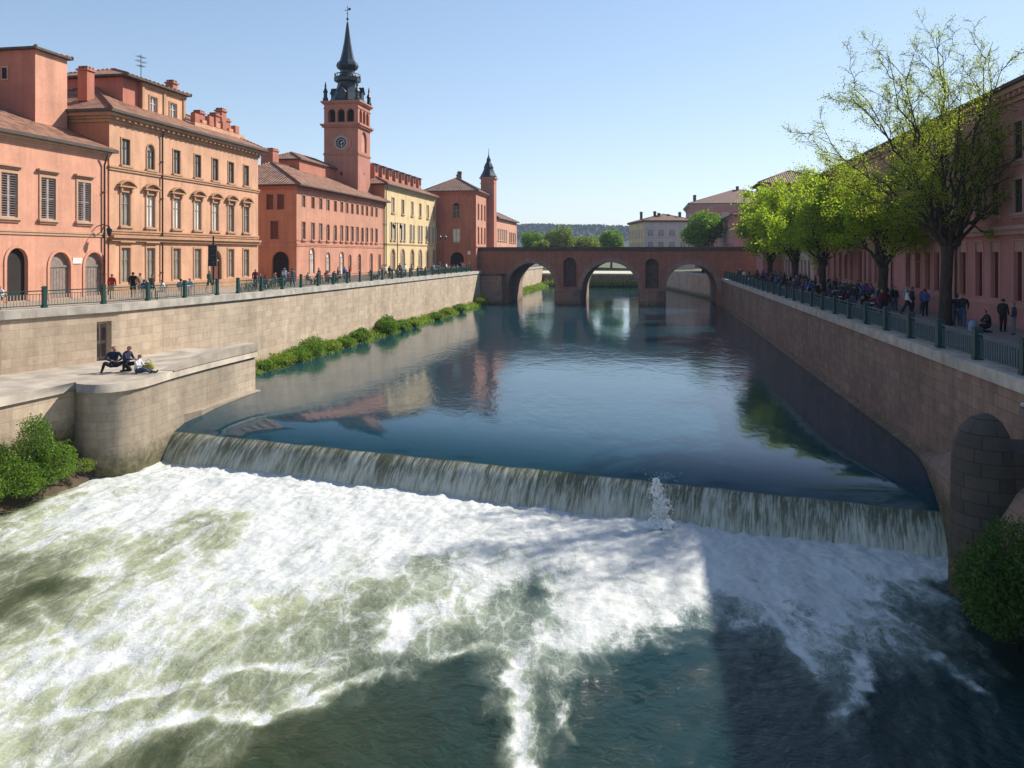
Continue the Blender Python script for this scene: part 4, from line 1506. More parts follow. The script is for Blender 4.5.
mb.box((-.3, -3.35, 5.203), (5.8, -.004, 5.5), M['dark_stone'])
mb.build('abutment', br)

# ================================================================ railings
def railing(name, label, P, z, mpost, mbal, spacing, hpost, wpost, bal=.13, thick=.018, start=0.0, collar=True, zoff=0.0, mrail=None):
    root = thing(name, label, 'railing', (P[0][0], P[0][1], z))
    o0 = V((P[0][0], P[0][1], 0))
    pts = [V((p[0], p[1], 0)) - o0 for p in P]
    lens = [(b - a).length for a, b in zip(pts, pts[1:])]
    tot = sum(lens)

    def at(s):
        for a, b, L in zip(pts, pts[1:], lens):
            if s <= L + 1e-9:
                return a + (b - a) * (s / L), (b - a).normalized()
            s -= L
        return pts[-1], (pts[-1] - pts[-2]).normalized()
    h = wpost / 2
    mb = MB()
    mb.box((-h, -h, .012), (h, h, hpost), mpost)
    mb.box((-h - .03, -h - .03, .013), (h + .03, h + .03, .14), mpost)
    mb.box((-h - .025, -h - .025, hpost + .002), (h + .025, h + .025, hpost + .05), mpost)
    mb.box((-h * .8, -h * .8, hpost + .052), (h * .8, h * .8, hpost + .09), mpost)
    if collar:
        mb.box((-h - .015, -h - .015, hpost - .22), (h + .015, h + .015, hpost - .18), mpost)
    pm = mb.mesh('post')
    n = int((tot - start) / spacing)
    prev = None
    panels = {}
    for i in range(n + 1):
        p, u = at(start + i * spacing)
        a = math.atan2(u.y, u.x)
        link('post', pm, root, Matrix.Translation(p) @ Matrix.Rotation(a, 4, 'Z'))
        if prev is not None:
            d = p - prev
            L = d.length - wpost
            k = round(L, 2)
            if k not in panels:
                mb = MB()
                rm = mrail or mpost
                mb.box((0, -.03, hpost - .2), (k, .03, hpost - .14), rm)
                mb.box((0, -.02, hpost - .36), (k, .02, hpost - .33), rm)
                mb.box((0, -.025, .12), (k, .025, .17), rm)
                m = max(1, int(k / bal))
                for j in range(1, m):
                    x = k * j / m
                    mb.box((x - thick, -thick, .171), (x + thick, thick, hpost - .362), mbal)
                panels[k] = mb.mesh('rail_panel')
            q = prev + d.normalized() * h
            link('rail_panel', panels[k], root, Matrix.Translation(q) @ Matrix.Rotation(math.atan2(d.y, d.x), 4, 'Z'))
        prev = p
    return root


def offset_line(P, d):
    return offp(P, d)


lr = offp(LW, -.3)
ia = [(lwx(D) - .32, D) for D in (30, 36, 42, 48.5, 60.0)]
railing('iron_railing', 'green posted railing with pale balusters in front of the salmon house', ia, ZL + .012, M['rail_green'], M['rail_pale'], 3.72, 1.12, .2, .17, .022, 1.52)
ia = [(lwx(D) - .32, D) for D in (61.2, 80, 100, 120, 145.5)]
railing('iron_railing', 'green iron railing along the left quay in front of the peach and rose houses', ia, ZL + .012, M['rail_green'], M['rail_green'], 3.72, 1.12, .2, .22, .02)
ra = [(rwx(D) + .38, D) for D in (15, 141)]
railing('iron_railing', 'teal iron railing with square posts along the shaded promenade', ra, ZR + .012, M['rail_teal'], M['rail_blue'], 4.1, 1.2, .3, .2, .02, .1, mrail=M['rail_blue'])

# ================================================================ water
LA, LB = V((-19.2, 44.3, 0)), V((16.4, 30.15, 0))        # lip of the weir
WE = (LB - LA).normalized()
WN = V((WE.y, -WE.x, 0))                                   # downstream
WL = (LB - LA).length
RDIR = V((.17, .985, 0))


def m_river():
    t = NT('river_water')
    v = t.coord('Object', (1, .55, 1), rot=(0, 0, R(9)))
    big = t.noise(t.coord('Object', (1, .6, 1)), .06, 3, .5)
    n1 = t.noise(v, .55, 3, .55, .4)
    n2 = t.noise(v, 2.2, 5, .6, .6)
    n3 = t.noise(v, 7, 3, .6)
    h = t.math('ADD', t.math('MULTIPLY', n1, .9), t.math('ADD', t.math('MULTIPLY', n2, .34), t.math('MULTIPLY', n3, .06)))
    st = t.math('MULTIPLY', t.rng(big, .35, .7, .03, .17), t.math('SUBTRACT', 1.0, t.math('MULTIPLY', t.n('Attribute', attribute_name='calm').outputs['Fac'], .75)))
    nm = t.n('Bump', {'Height': h, 'Strength': st, 'Distance': .35}).outputs[0]
    col = t.mix(big, (.007, .043, .066), (.013, .056, .074))
    return t.done(t.bsdf(col, .045, nm, IOR=1.333, Specular_Tint=(1, 1, 1, 1)))


M['river'] = m_river()


def m_fall():
    t = NT('falling_water')
    uv = t.coord('UV', (1, .12, 1))
    n1 = t.noise(uv, 4.5, 6, .62, .25)
    n2 = t.noise(t.coord('UV', (1, .1, 1)), 15, 5, .65, .2)
    n3 = t.noise(t.coord('UV', (1, .5, 1)), .45, 4, .55)
    x = t.n('SeparateXYZ', {0: t.coord('UV')})
    vv = x.outputs[1]
    f = t.math('ADD', t.math('MULTIPLY', n1, .55), t.math('ADD', t.math('MULTIPLY', n2, .45), t.math('MULTIPLY', n3, .38)))
    thr = t.rng(vv, 0, 1.9, .70, .59)
    w = t.rng(t.math('SUBTRACT', f, thr), -.04, .13)
    w = t.math('MULTIPLY', w, t.rng(vv, .0, .1))
    col = t.mix(n3, (.035, .045, .02), (.12, .13, .07))
    col = t.mix(t.math('MULTIPLY', t.rng(vv, .1, 1.5), .6), col, (.25, .26, .18))
    nm = t.bump(f, .55, .1)
    a = t.bsdf(col, .14, nm, IOR=1.333)
    b = t.bsdf((.60, .61, .52), .65, nm)
    mx = t.n('MixShader', {0: t.math('MULTIPLY', w, .8), 1: a, 2: b})
    return t.done(mx.outputs[0])


M['fall'] = m_fall()


def m_foam():
    t = NT('foaming_water')
    A = t.n('Attribute', attribute_name='foam').outputs['Fac']
    ang = math.atan2(WE.y, WE.x)
    v = t.coord('Object', (1, .45, 1), rot=(0, 0, -ang))
    vi = t.coord('Object')
    n1 = t.noise(v, .75, 9, .66, 1.0)
    n2 = t.noise(vi, 5.5, 8, .7, .6)
    ws = t.n('VectorMath', {0: v, 1: t.n('VectorMath', {0: t.n('TexNoise', {'Vector': v, 'Scale': 1.3, 'Detail': 5, 'Roughness': .6}).outputs['Color'], 1: (1.3, 1.3, 0)}, operation='MULTIPLY').outputs[0]}, operation='ADD').outputs[0]
    vo = t.n('TexVoronoi', {'Vector': ws, 'Scale': 1.05}, feature='DISTANCE_TO_EDGE').outputs['Distance']
    web = t.rng(vo, .0, .14, 1, 0)
    vo2 = t.n('TexVoronoi', {'Vector': ws, 'Scale': 3.4}, feature='DISTANCE_TO_EDGE').outputs['Distance']
    web2 = t.rng(vo2, .0, .1, 1, 0)
    s = t.math('ADD', A, t.math('ADD', t.math('MULTIPLY', t.math('SUBTRACT', n1, .5), 1.25), t.math('MULTIPLY', t.math('SUBTRACT', n2, .5), .42)))
    s = t.math('ADD', s, t.math('ADD', t.math('MULTIPLY', web, .16), t.math('MULTIPLY', web2, .1)))
    fo = t.n('MapRange', {'Value': s, 'From Min': .56, 'From Max': .92}, interpolation_type='SMOOTHSTEP').outputs[0]
    lw = t.math('ADD', t.math('MULTIPLY', A, .075), t.math('MULTIPLY', t.math('SUBTRACT', n2, .5), .10))
    lace = t.rng(t.math('SUBTRACT', vo, lw), .03, -.03)
    lace2 = t.rng(t.math('SUBTRACT', vo2, t.math('MULTIPLY', lw, .9)), .03, -.02)
    gate = t.math('MULTIPLY', t.rng(t.math('ADD', A, t.math('MULTIPLY', t.math('SUBTRACT', n1, .5), 1.1)), .28, .62), .6)
    fo = t.math('MAXIMUM', fo, t.math('MULTIPLY', gate, t.math('MAXIMUM', lace, t.math('MULTIPLY', lace2, .7))))
    fo = t.math('MULTIPLY', fo, t.rng(A, .04, .2))
    aer = t.n('MapRange', {'Value': t.math('ADD', A, t.math('MULTIPLY', t.math('SUBTRACT', n1, .5), .5)), 'From Min': .15, 'From Max': .72}, interpolation_type='SMOOTHSTEP').outputs[0]
    mk = t.n('Attribute', attribute_name='sunlit_milk').outputs['Fac']
    deep = t.mix(mk, (.002, .026, .031), (.026, .040, .014))  # colour ramp includes the sunlit and shaded sides of the pool
    wc = t.mix(aer, deep, t.mix(mk, (.16, .22, .20), (.40, .43, .27)))
    r1 = t.noise(vi, 2.6, 6, .6, .5)
    r2 = t.noise(vi, 9, 5, .65)
    nw = t.n('Bump', {'Height': t.math('ADD', r1, t.math('MULTIPLY', r2, .3)), 'Strength': .5, 'Distance': .16}).outputs[0]
    wat = t.bsdf(wc, t.rng(aer, 0, 1, .06, .35), nw, IOR=1.333, Specular_IOR_Level=.36)
    hb = t.math('ADD', t.math('MULTIPLY', n2, .8), t.math('ADD', t.math('MULTIPLY', r2, .5), t.math('MULTIPLY', fo, .6)))
    nf = t.n('Bump', {'Height': hb, 'Strength': .45, 'Distance': .12}).outputs[0]
    n4 = t.noise(t.coord('Object', (1.2, .22, 1), rot=(0, 0, -ang)), 1.1, 6, .6, .5)
    fc = t.mix(t.rng(t.math('ADD', t.math('MULTIPLY', n2, .35), t.math('MULTIPLY', n4, .65)), .36, .6), (.50, .53, .50), (.68, .69, .67))
    foam = t.bsdf(fc, .75, nf, Specular_IOR_Level=.25)
    mx = t.n('MixShader', {0: fo, 1: wat, 2: foam})
    return t.done(mx.outputs[0])


M['foam'] = m_foam()


def m_froth():
    t = NT('white_froth')
    v = t.coord()
    n = t.noise(v, 9, 6, .65)
    return t.done(t.bsdf(t.mix(n, (.66, .68, .66), (.82, .83, .81)), .7, t.bump(n, .8, .05)))


M['froth'] = m_froth()

# upstream water: level, then drawn down smoothly to the lip
S = [0, .12, .25, .4, .6, .8, 1.05, 1.3, 1.6, 1.9, 2.3, 2.7, 3.2, 3.8, 4.5, 5.5, 7, 10, 16, 28, 50, 90, 150, 230]
NW = 160
verts = []
for s in S:
    z = -.7 * math.exp(-s / 2.1)
    for k in range(NW + 1):
        w = -.25 + 1.6 * k / NW
        p = LA + (LB - LA) * w + RDIR * s * (1 if s < 20 else 1)
        wob = .05 * math.sin(w * 61 + .7) + .04 * math.sin(w * 143) if s < .3 else 0
        verts.append((p.x - WN.x * 0 + WN.x * wob, p.y + WN.y * wob, z))
fidx = []
for i in range(len(S) - 1):
    for k in range(NW):
        a = i * (NW + 1) + k
        fidx.append((a, a + 1, a + NW + 2, a + NW + 1))
me = bpy.data.meshes.new('river_water')
me.from_pydata(verts, [], fidx)
me.materials.append(M['river'])
me.polygons.foreach_set('use_smooth', [True] * len(fidx))
at_ = me.attributes.new('calm', 'FLOAT', 'POINT')
at_.data.foreach_set('value', [math.exp(-(s / 3.5) ** 2) for s in S for k in range(NW + 1)])
tag(link('river_water', me), kind='structure')

# the fall
nw, ns = 1100, 26
wv = np.linspace(0, WL, nw + 1)
prof = [(x_, -.7 - .36 * x_ - .45 * x_ ** 2.2) for x_ in np.linspace(0, 1.5, 13)]
ps = np.array([p[0] for p in prof])
pz = np.array([p[1] for p in prof])
tt = np.linspace(0, 1, len(prof))
ts = np.linspace(0, 1, ns + 1)
Sx, Sz = np.interp(ts, tt, ps), np.interp(ts, tt, pz)
WW, TT = np.meshgrid(wv, ts)
SS = np.interp(TT, ts, Sx)
ZZ = np.interp(TT, ts, Sz)
rid = fbm(WW * 2.2, TT * .5, 4, .6) * .16 + fbm(WW * .5, TT * .3 + 7, 3) * .25
rid += np.maximum(0, fbm(WW * 6.5, TT * .7 + 3, 3, .6)) * .09
amp = np.clip(TT * 1.6, 0, 1)
SS = SS + rid * amp
wob = .05 * np.sin((WW / WL) * 61 + .7) + .04 * np.sin((WW / WL) * 143)
SS += wob * (1 - amp)
Px = LA.x + WE.x * WW + WN.x * SS
Py = LA.y + WE.y * WW + WN.y * SS
vv = np.stack([Px, Py, ZZ], -1).reshape(-1, 3)
idx = np.arange((nw + 1) * (ns + 1)).reshape(ns + 1, nw + 1)
q = np.stack([idx[:-1, :-1], idx[:-1, 1:], idx[1:, 1:], idx[1:, :-1]], -1).reshape(-1, 4)


def grid_mesh(name, vv, q, mat, uv=None, attrs=None):
    me = bpy.data.meshes.new(name)
    me.vertices.add(len(vv))
    me.vertices.foreach_set('co', vv.astype(np.float32).ravel())
    me.loops.add(q.size)
    me.loops.foreach_set('vertex_index', q.astype(np.int32).ravel())
    me.polygons.add(len(q))
    me.polygons.foreach_set('loop_start', np.arange(0, q.size, 4, dtype=np.int32))
    me.polygons.foreach_set('loop_total', np.full(len(q), 4, dtype=np.int32))
    me.polygons.foreach_set('use_smooth', np.ones(len(q), dtype=bool))
    me.materials.append(mat)
    me.update(calc_edges=True)
    if uv is not None:
        ul = me.uv_layers.new(name='UVMap')
        ul.data.foreach_set('uv', uv[q.ravel()].astype(np.float32).ravel())
    for k, a in (attrs or {}).items():
        at = me.attributes.new(k, 'FLOAT', 'POINT')
        at.data.foreach_set('value', a.astype(np.float32).ravel())
    return link(name, me)


arc_len = np.concatenate([[0], np.cumsum(np.hypot(np.diff(Sx), np.diff(Sz)))])
uvf = np.stack([WW, np.interp(TT, ts, arc_len)], -1).reshape(-1, 2)
tag(grid_mesh('falling_water', vv, q, M['fall'], uvf), kind='structure')

# pool below the weir: where the foam lies, as points on the water with the share of foam around them
FP = []


def row(y, *xs):
    for x, c in xs:
        FP.append((x, y, c))


row(458, (150, .8), (110, .5))
row(470, (60, .2), (100, .75), (130, .95), (200, 1), (300, 1))
row(485, (20, .0), (50, .35), (80, .75), (120, .95), (200, 1), (300, 1), (400, 1))
row(503, (0, .05), (30, .3), (60, .7), (100, .9), (150, .85), (220, .95), (300, 1), (400, 1), (500, 1), (600, 1), (700, 1))
row(525, (0, .5), (40, .75), (90, .9), (150, .9), (200, .5), (240, .55), (280, .9), (350, 1), (450, 1), (600, 1), (700, 1), (800, 1))
row(545, (0, .6), (40, .7), (80, .55), (120, .62), (170, .55), (210, .5), (260, .85), (330, .95), (400, .95), (440, .8), (500, .95), (600, 1), (720, 1), (850, 1), (930, 1))
row(567, (0, .35), (30, .4), (60, .42), (100, .8), (150, .6), (200, .85), (260, .9), (330, .9), (400, .8), (430, .45), (460, .75), (500, .85), (600, .95), (700, 1), (800, 1), (900, .95), (950, .75), (980, .1))
row(592, (0, .34), (40, .25), (70, .36), (100, .6), (150, .75), (200, .8), (260, .85), (320, .75), (380, .5), (430, .6), (480, .85), (515, .45), (530, .2), (555, .75), (600, .95), (680, .95), (760, .95), (850, .95), (920, .6), (960, .25), (1000, .05))
row(615, (0, .3), (40, .3), (80, .5), (130, .75), (200, .75), (260, .65), (320, .5), (370, .42), (410, .68), (450, .8), (490, .55), (530, .5), (570, .85), (620, .95), (660, .85), (695, .5), (725, .45), (760, .7), (830, .9), (890, .6), (940, .35), (1000, .05))
row(640, (0, .5), (50, .55), (110, .75), (180, .7), (240, .55), (300, .5), (350, .42), (395, .6), (430, .5), (470, .4), (510, .5), (560, .85), (610, .75), (650, .45), (690, .3), (730, .12), (770, .3), (820, .8), (860, .5), (910, .5), (960, .3), (1010, .08))
row(668, (0, .65), (60, .7), (130, .7), (200, .5), (260, .5), (310, .45), (360, .35), (410, .3), (450, .12), (490, .3), (520, .65), (560, .5), (600, .3), (660, .12), (720, .03), (780, .08), (830, .5), (870, .3), (930, .35), (980, .3), (1020, .08))
row(695, (0, .72), (60, .62), (120, .6), (180, .5), (240, .42), (300, .5), (350, .25), (400, .12), (460, .02), (500, .28), (522, .5), (550, .3), (600, .05), (700, .0), (800, .0), (845, .4), (880, .12), (930, .05), (1000, .15))
row(725, (0, .7), (60, .55), (120, .5), (170, .55), (220, .3), (280, .25), (340, .1), (400, .02), (460, .0), (505, .25), (525, .45), (550, .25), (600, .02), (700, .0), (800, .0), (845, .22), (900, .0), (1000, .0))
row(760, (0, .65), (60, .5), (110, .45), (160, .25), (220, .35), (270, .15), (340, .02), (400, .0), (470, .0), (515, .38), (545, .32), (580, .08), (640, .0), (750, .0), (900, .0), (1010, .0))
row(800, (0, .4), (100, .3), (200, .2), (300, .05), (400, 0), (515, .4), (545, .4), (600, 0), (800, 0), (1000, 0))
pts = np.array([tuple(cam_ray(x, y, ZLOW))[:2] for x, y, _ in FP])
val = np.array([c for _, _, c in FP])
# bright strands of foam
ST = [([(385, 655), (395, 640), (412, 622), (440, 606)], .3, .35), ([(520, 640), (512, 680), (520, 715), (528, 768), (530, 800)], .2, .5),
      ([(420, 660), (330, 690), (260, 712), (190, 722), (120, 742), (60, 765)], .16, .38), ([(340, 672), (250, 668), (170, 690), (80, 712), (0, 735)], .16, .35),
      ([(560, 690), (572, 730), (600, 768)], .07, .25), ([(850, 640), (858, 690), (845, 720), (850, 752)], .13, .4),
      ([(880, 640), (930, 660), (975, 690), (1015, 705)], .13, .35), ([(770, 610), (800, 650), (828, 690)], .12, .3), ([(420, 655), (460, 648), (500, 640)], .12, .25),
      ([(30, 600), (75, 640), (100, 690)], .2, .2), ([(0, 690), (70, 680), (150, 650)], .2, .25)]
SP = .08
gx = np.arange(-33, 20.01, SP)
gy = np.arange(9, 45.01, SP)
GX_, GY_ = np.meshgrid(gx, gy)
fx = GX_.ravel()
fy = GY_.ravel()
# gentle swirl so that the outlines wander like water does
wx = fx + 1.1 * fbm(fx * .35, fy * .35, 4) + .25 * fbm(fx * 1.6, fy * 1.6 + 5, 3)
wy = fy + 1.1 * fbm(fx * .35 + 31, fy * .35 + 8, 4) + .25 * fbm(fx * 1.6 + 9, fy * 1.6, 3)
C = np.zeros_like(fx)
for i0 in range(0, len(fx), 40000):
    sl = slice(i0, i0 + 40000)
    d2 = (wx[sl, None] - pts[None, :, 0]) ** 2 + (wy[sl, None] - pts[None, :, 1]) ** 2
    w = 1.0 / (d2 + .12) ** 1.9
    C[sl] = (w * val).sum(1) / w.sum(1)
for P, rad, gain in ST:
    Q = [cam_ray(x, y, ZLOW) for x, y in P]
    ln = [(b_ - a_).length for a_, b_ in zip(Q, Q[1:])]
    tot, run = sum(ln), 0.0
    brk = np.clip(.85 + 1.5 * fbm(fx * 1.3 + rad * 90, fy * 1.3, 4, .6), .3, 1.3)
    for (a, b), L_ in zip(zip(Q, Q[1:]), ln):
        ab = np.array([b.x - a.x, b.y - a.y])
        t_ = np.clip(((wx - a.x) * ab[0] + (wy - a.y) * ab[1]) / (ab ** 2).sum(), 0, 1)
        d = np.hypot(wx - a.x - t_ * ab[0], wy - a.y - t_ * ab[1])
        s_ = (run + t_ * L_) / tot
        tap = np.clip(np.minimum(s_, 1 - s_) * 5, 0, 1)
        C = np.maximum(C, np.minimum(1, C + gain * brk * tap * np.exp(-(d / (rad * (1.0 + .5 * brk))) ** 2)))
        run += L_
fa = (fx - LA.x) * WE.x + (fy - LA.y) * WE.y               # along the weir
fd = (fx - LA.x) * WN.x + (fy - LA.y) * WN.y               # downstream distance
C = np.where((fd < 3.6) & (fa > 0) & (fa < WL), np.maximum(C, .95), C)
sunlit_milk = np.clip(1.15 - (fx + 9) / 12.0, 0, 1) * .9 + .1  # milkiness and sunlight in one tint, fading towards the shaded right side
sunlit_milk = np.clip(sunlit_milk + .4 * fbm(fx * .25, fy * .25 + 40, 3), 0, 1)
u_, v_ = fa, fd
rough = fbm(u_ * .9, v_ * .55, 5, .6)
lump = fbm(u_ * 2.4, v_ * 1.6 + 11, 4, .62)
swell = fbm(u_ * .3 + 3, v_ * .22, 3)
ridg = fbm(u_ * .8 + 5, v_ * .35, 4, .55, True)
near = np.exp(-np.abs(fd - 1.7) / 2.0)
Z = ZLOW + .24 * swell + C * (.24 * rough + .05 * lump) + (1 - C) * (.10 * rough + .02 * lump) + .1 * np.clip(ridg, 0, 1) * np.clip(1 - np.abs(C - .5) * 2, 0, 1) + near * (.12 * np.maximum(lump, -.2))
Z -= .10 * near
Z = np.where(fd < 1.0, ZLOW - .3, Z)
nx, ny = len(gx), len(gy)
idx = np.arange(nx * ny).reshape(ny, nx)
q = np.stack([idx[:-1, :-1], idx[:-1, 1:], idx[1:, 1:], idx[1:, :-1]], -1).reshape(-1, 4)
keep = (fd[q].max(1) > .6)
q = q[keep]
tag(grid_mesh('foaming_water', np.stack([fx, fy, Z], -1), q, M['foam'], None, {'foam': C, 'sunlit_milk': sunlit_milk}), kind='structure')
mb = MB()
mb.face([(-60, -60, ZLOW - .12), (40, -60, ZLOW - .12), (40, 9.2, ZLOW - .12), (-60, 9.2, ZLOW - .12)], M['river'])
tag(mb.build('downstream_water'), kind='structure')

# white plume thrown up in the fall, and froth along its foot
g = np.random.default_rng(3)


def blob_mesh(name, items, mat):
    """many small lumps and drops of froth in one mesh"""
    import bmesh
    bm = bmesh.new()
    bmesh.ops.create_icosphere(bm, subdivisions=1, radius=1.0)
    bv = np.array([tuple(v.co) for v in bm.verts])
    bf = np.array([[v.index for v in f.verts] for f in bm.faces])
    bm.free()
    it = np.array(items)
    v = it[:, None, :3] + bv[None] * it[:, 3, None, None] * g.uniform(.7, 1.3, (len(it), len(bv), 1))
    f = bf[None] + (np.arange(len(it)) * len(bv))[:, None, None]
    me = bpy.data.meshes.new(name)
    me.from_pydata(v.reshape(-1, 3).tolist(), [], f.reshape(-1, 3).tolist())
    me.polygons.foreach_set('use_smooth', [True] * len(me.polygons))
    me.materials.append(mat)
    return link(name, me)


pc = cam_ray(664, 533, ZLOW)
items = []
for i in range(620):
    h = g.uniform() ** .9
    w = .36 * math.sqrt(max(.04, 1 - h ** 2.2)) + .05
    q_ = np.clip(g.normal(size=2), -1.9, 1.9)
    items.append((pc.x + q_[0] * w * .62 + .12 * math.sin(h * 5), pc.y + .95 + q_[1] * w * .5 + .12 * h, ZLOW - .1 + h * 1.95 + .05 * g.normal(), g.uniform(.035, .12) * (1.15 - .55 * h) * max(.35, 1.1 - .35 * np.hypot(*q_))))
for i in range(140):
    a_ = g.uniform(0, 6.28)
    r_ = g.uniform(.3, .75)
    items.append((pc.x + math.cos(a_) * r_, pc.y + .9 + math.sin(a_) * r_ * .5, ZLOW - .12 + .45 * (1 - r_) * g.uniform(.2, 1.1), g.uniform(.05, .13)))
tmp = blob_mesh('splash_tmp', items, M['froth'])
rm_ = tmp.modifiers.new('remesh', 'REMESH')
rm_.mode = 'VOXEL'
rm_.voxel_size = .026
sm_ = tmp.modifiers.new('smooth', 'SMOOTH')
sm_.factor = .5
sm_.iterations = 3
pm_ = bpy.data.meshes.new_from_object(tmp.evaluated_get(bpy.context.evaluated_depsgraph_get()))
bpy.data.objects.remove(tmp)
pm_.materials.clear()
pm_.materials.append(M['froth'])
pm_.polygons.foreach_set('use_smooth', [True] * len(pm_.polygons))
spl = link('splash_plume', pm_)
tag(spl, 'white plume of water thrown up in the middle of the weir', 'splash', kind='stuff')
items = []
for i in range(260):
    h = g.uniform() ** .8
    items.append((pc.x + g.normal() * (.34 + .1 * h), pc.y + .9 + g.normal() * .3, ZLOW + .2 + h * 1.95, g.uniform(.005, .014)))
blob_mesh('droplets', items, M['froth']).parent = spl

# ================================================================ trees
def bez(a, b, c, n):
    return [(a * (1 - t) ** 2 + b * 2 * t * (1 - t) + c * t * t) for t in [i / n for i in range(n + 1)]]


def tree(name, label, base, r0, fork, targets, leafmat, nleaf, lsize, seed, group=None, sub=(6, 5, 4), reach=.42, top_thin=None, lean=0.0, lspread=.35, droop=0.0):
    rg = random.Random(seed)
    root = thing(name, label, 'tree', base, 0, group)
    mb = MB()
    anchors = []
    J = lambda s: V((rg.gauss(0, s), rg.gauss(0, s), rg.gauss(0, s)))
    fk = V((lean, 0, fork))
    tr = [V((0, 0, -.1)), V((lean * .1, 0, fork * .1)), V((lean * .4, .03, fork * .45)), V((lean * .8, -.02, fork * .8)), fk]
    mb.tube(tr, [r0 * 1.4, r0 * 1.08, r0 * .95, r0 * .92, r0 * 1.05], 12, M['bark'])
    mb.tube([fk, fk + V((0, 0, r0 * .9))], [r0 * 1.0, r0 * .35], 12, M['bark'])

    def branch(p, q, rad, lev):
        L = (q - p).length
        d = (q - p).normalized()
        if lev == 0:
            ctrl = p + V((d.x * .22, d.y * .22, d.z * .42)) * L
        else:
            ctrl = (p + q) / 2 + J(L * .1) - V((0, 0, L * .06))
        n = (9, 6, 5, 3)[lev]
        pts = bez(p, ctrl, q, n)
        for i in range(1, n):
            pts[i] = pts[i] + J(L * (.016, .022, .03, .03)[lev])
        tip = (.10, .16, .3, .5)[lev]
        mb.tube(pts, [rad * (1 - (1 - tip) * (i / n) ** .8) for i in range(n + 1)], (8, 6, 4, 3)[lev], M['bark'], cap=False)
        if lev >= 2:
            for i in range(1, n + 1):
                anchors.append((pts[i].copy(), lev))
        if lev == 3:
            return
        k = sub[lev]
        for i in range(k):
            t = (.3, .22, .15)[lev] + (1 - (.3, .22, .15)[lev]) * (i + rg.random() * .8) / k
            f = min(t, .985) * n
            j = int(f)
            s = pts[j].lerp(pts[j + 1], f - j)
            dd = (pts[j + 1] - pts[j]).normalized()
            out = V((rg.gauss(0, 1), rg.gauss(0, 1), rg.gauss(0, .6)))
            out = (out - dd * out.dot(dd)).normalized()
            nd = (dd * (.9, .75, .6)[lev] + out * (.75, .85, .9)[lev] + V((0, 0, (.18, .1, .0)[lev]))).normalized()
            l2 = L * reach * (1.25 - .55 * t) * rg.uniform(.75, 1.25) * (1, 1, .85)[lev]
            r2 = rad * (1 - (1 - tip) * t ** .8) * .62
            branch(s, s + nd * l2, max(r2, (.028, .02, .013)[lev]), lev + 1)
    for tx, ty, tz in targets:
        if 'tallest tree, broad' in label:
            tx, tz = tx * 1.04, tz * 1.07
        a = fk + V((tx, ty, 0)).normalized() * r0 * .3 if (tx or ty) else fk
        branch(a - V((0, 0, .15)), V((tx, ty, tz)), r0 * rg.uniform(.34, .5), 0)
    mb.build('trunk', root)
    A = np.array([tuple(p) for p, l in anchors])
    gg = np.random.default_rng(seed)
    if top_thin:
        z0, z1, k = top_thin
        w = 1 - (1 - k) * np.clip((A[:, 2] - z0) / (z1 - z0), 0, 1)
    else:
        w = np.ones(len(A))
    w = w * (.25 + np.maximum(0, .6 + 1.6 * fbm(A[:, 0] * .55 + seed, A[:, 2] * .55 + A[:, 1] * .3, 3)))
    w = w * 1.0
    pick = gg.choice(len(A), nleaf, p=w / w.sum())
    cen = A[pick] + gg.normal(size=(nleaf, 3)) * lspread * gg.uniform(.2, 1, (nleaf, 1))
    leaf_mesh('crown', cen, lsize, leafmat, root, seed, droop)
    return root


def dome_targets(w, h, z0, seed, n=10, flat=.8):
    """limb ends spread over a rounded crown of width w, from height z0 to h"""
    rg = random.Random(seed)
    out = []
    for i in range(n):
        a = 2.399 * i + rg.uniform(-.3, .3)
        f = (i + .5) / n
        r = w / 2 * math.sqrt(f) * rg.uniform(.82, 1.0)
        z = z0 + (h - z0) * (1 - .72 * f ** 1.3) * rg.uniform(.93, 1.0)
        out.append((r * math.cos(a), r * math.sin(a), z))
    return out


def tb(px):
    D = 17.1 / ((px - 512) / 800 - .176)
    return (17.1 + .176 * D, D, ZR)


T1 = [(-7.4, -.6, 8.6), (-7.2, 1.6, 10.8), (-6.2, -2.2, 12.0), (-5.0, 1.0, 13.4), (-3.8, -1.4, 14.4), (-2.4, 1.8, 15.0), (-1.0, -1.0, 15.5), (.6, 1.4, 15.5), (2.0, -1.2, 15.2), (3.4, 1.0, 14.6), (4.8, -.8, 13.4),
      (5.8, 1.4, 11.8), (6.4, -1.2, 10.0), (6.4, 1.0, 8.2), (.6, 5.2, 11.8), (-1.6, -4.6, 11.6), (3.0, -4.4, 10.8), (-4.4, 3.8, 9.6), (4.4, 3.6, 10.0), (-3.6, -3.6, 8.2), (2.2, 4.4, 8.0), (-1.2, 3.4, 13.6), (1.4, -3.2, 13.6)]
tree('plane_tree', 'tallest tree, broad and half bare with thick dark trunk, nearest on the promenade', tb(945), .34, 4.6, T1, M['leaf_spring'], 62000, .078, 4, None, (9, 7, 5), .30, (8.5, 13.5, .7), .15, .32)
tree('plane_tree', 'lime green tree beside the tallest tree, its limbs forking low over the crowd', tb(882), .36, 3.2, dome_targets(8.4, 10.6, 4.6, 2, 11), M['leaf_spring2'], 19000, .17, 21, None, (5, 5, 4), .4, None, .1, .5, .3)
tree('plane_tree', 'lime green tree standing third along the promenade row', tb(823), .36, 3.0, dome_targets(9.6, 10.8, 4.2, 3, 12), M['leaf_spring2'], 22000, .21, 22, None, (5, 5, 4), .4, None, -.1, .55, .4)
tree('plane_tree', 'dense lime green tree overlapping the second last one in the promenade row', tb(795), .38, 3.0, dome_targets(10.0, 12.6, 4.4, 4, 12), M['leaf_spring2'], 21000, .25, 23, None, (5, 5, 4), .4, None, 0, .6, .4)
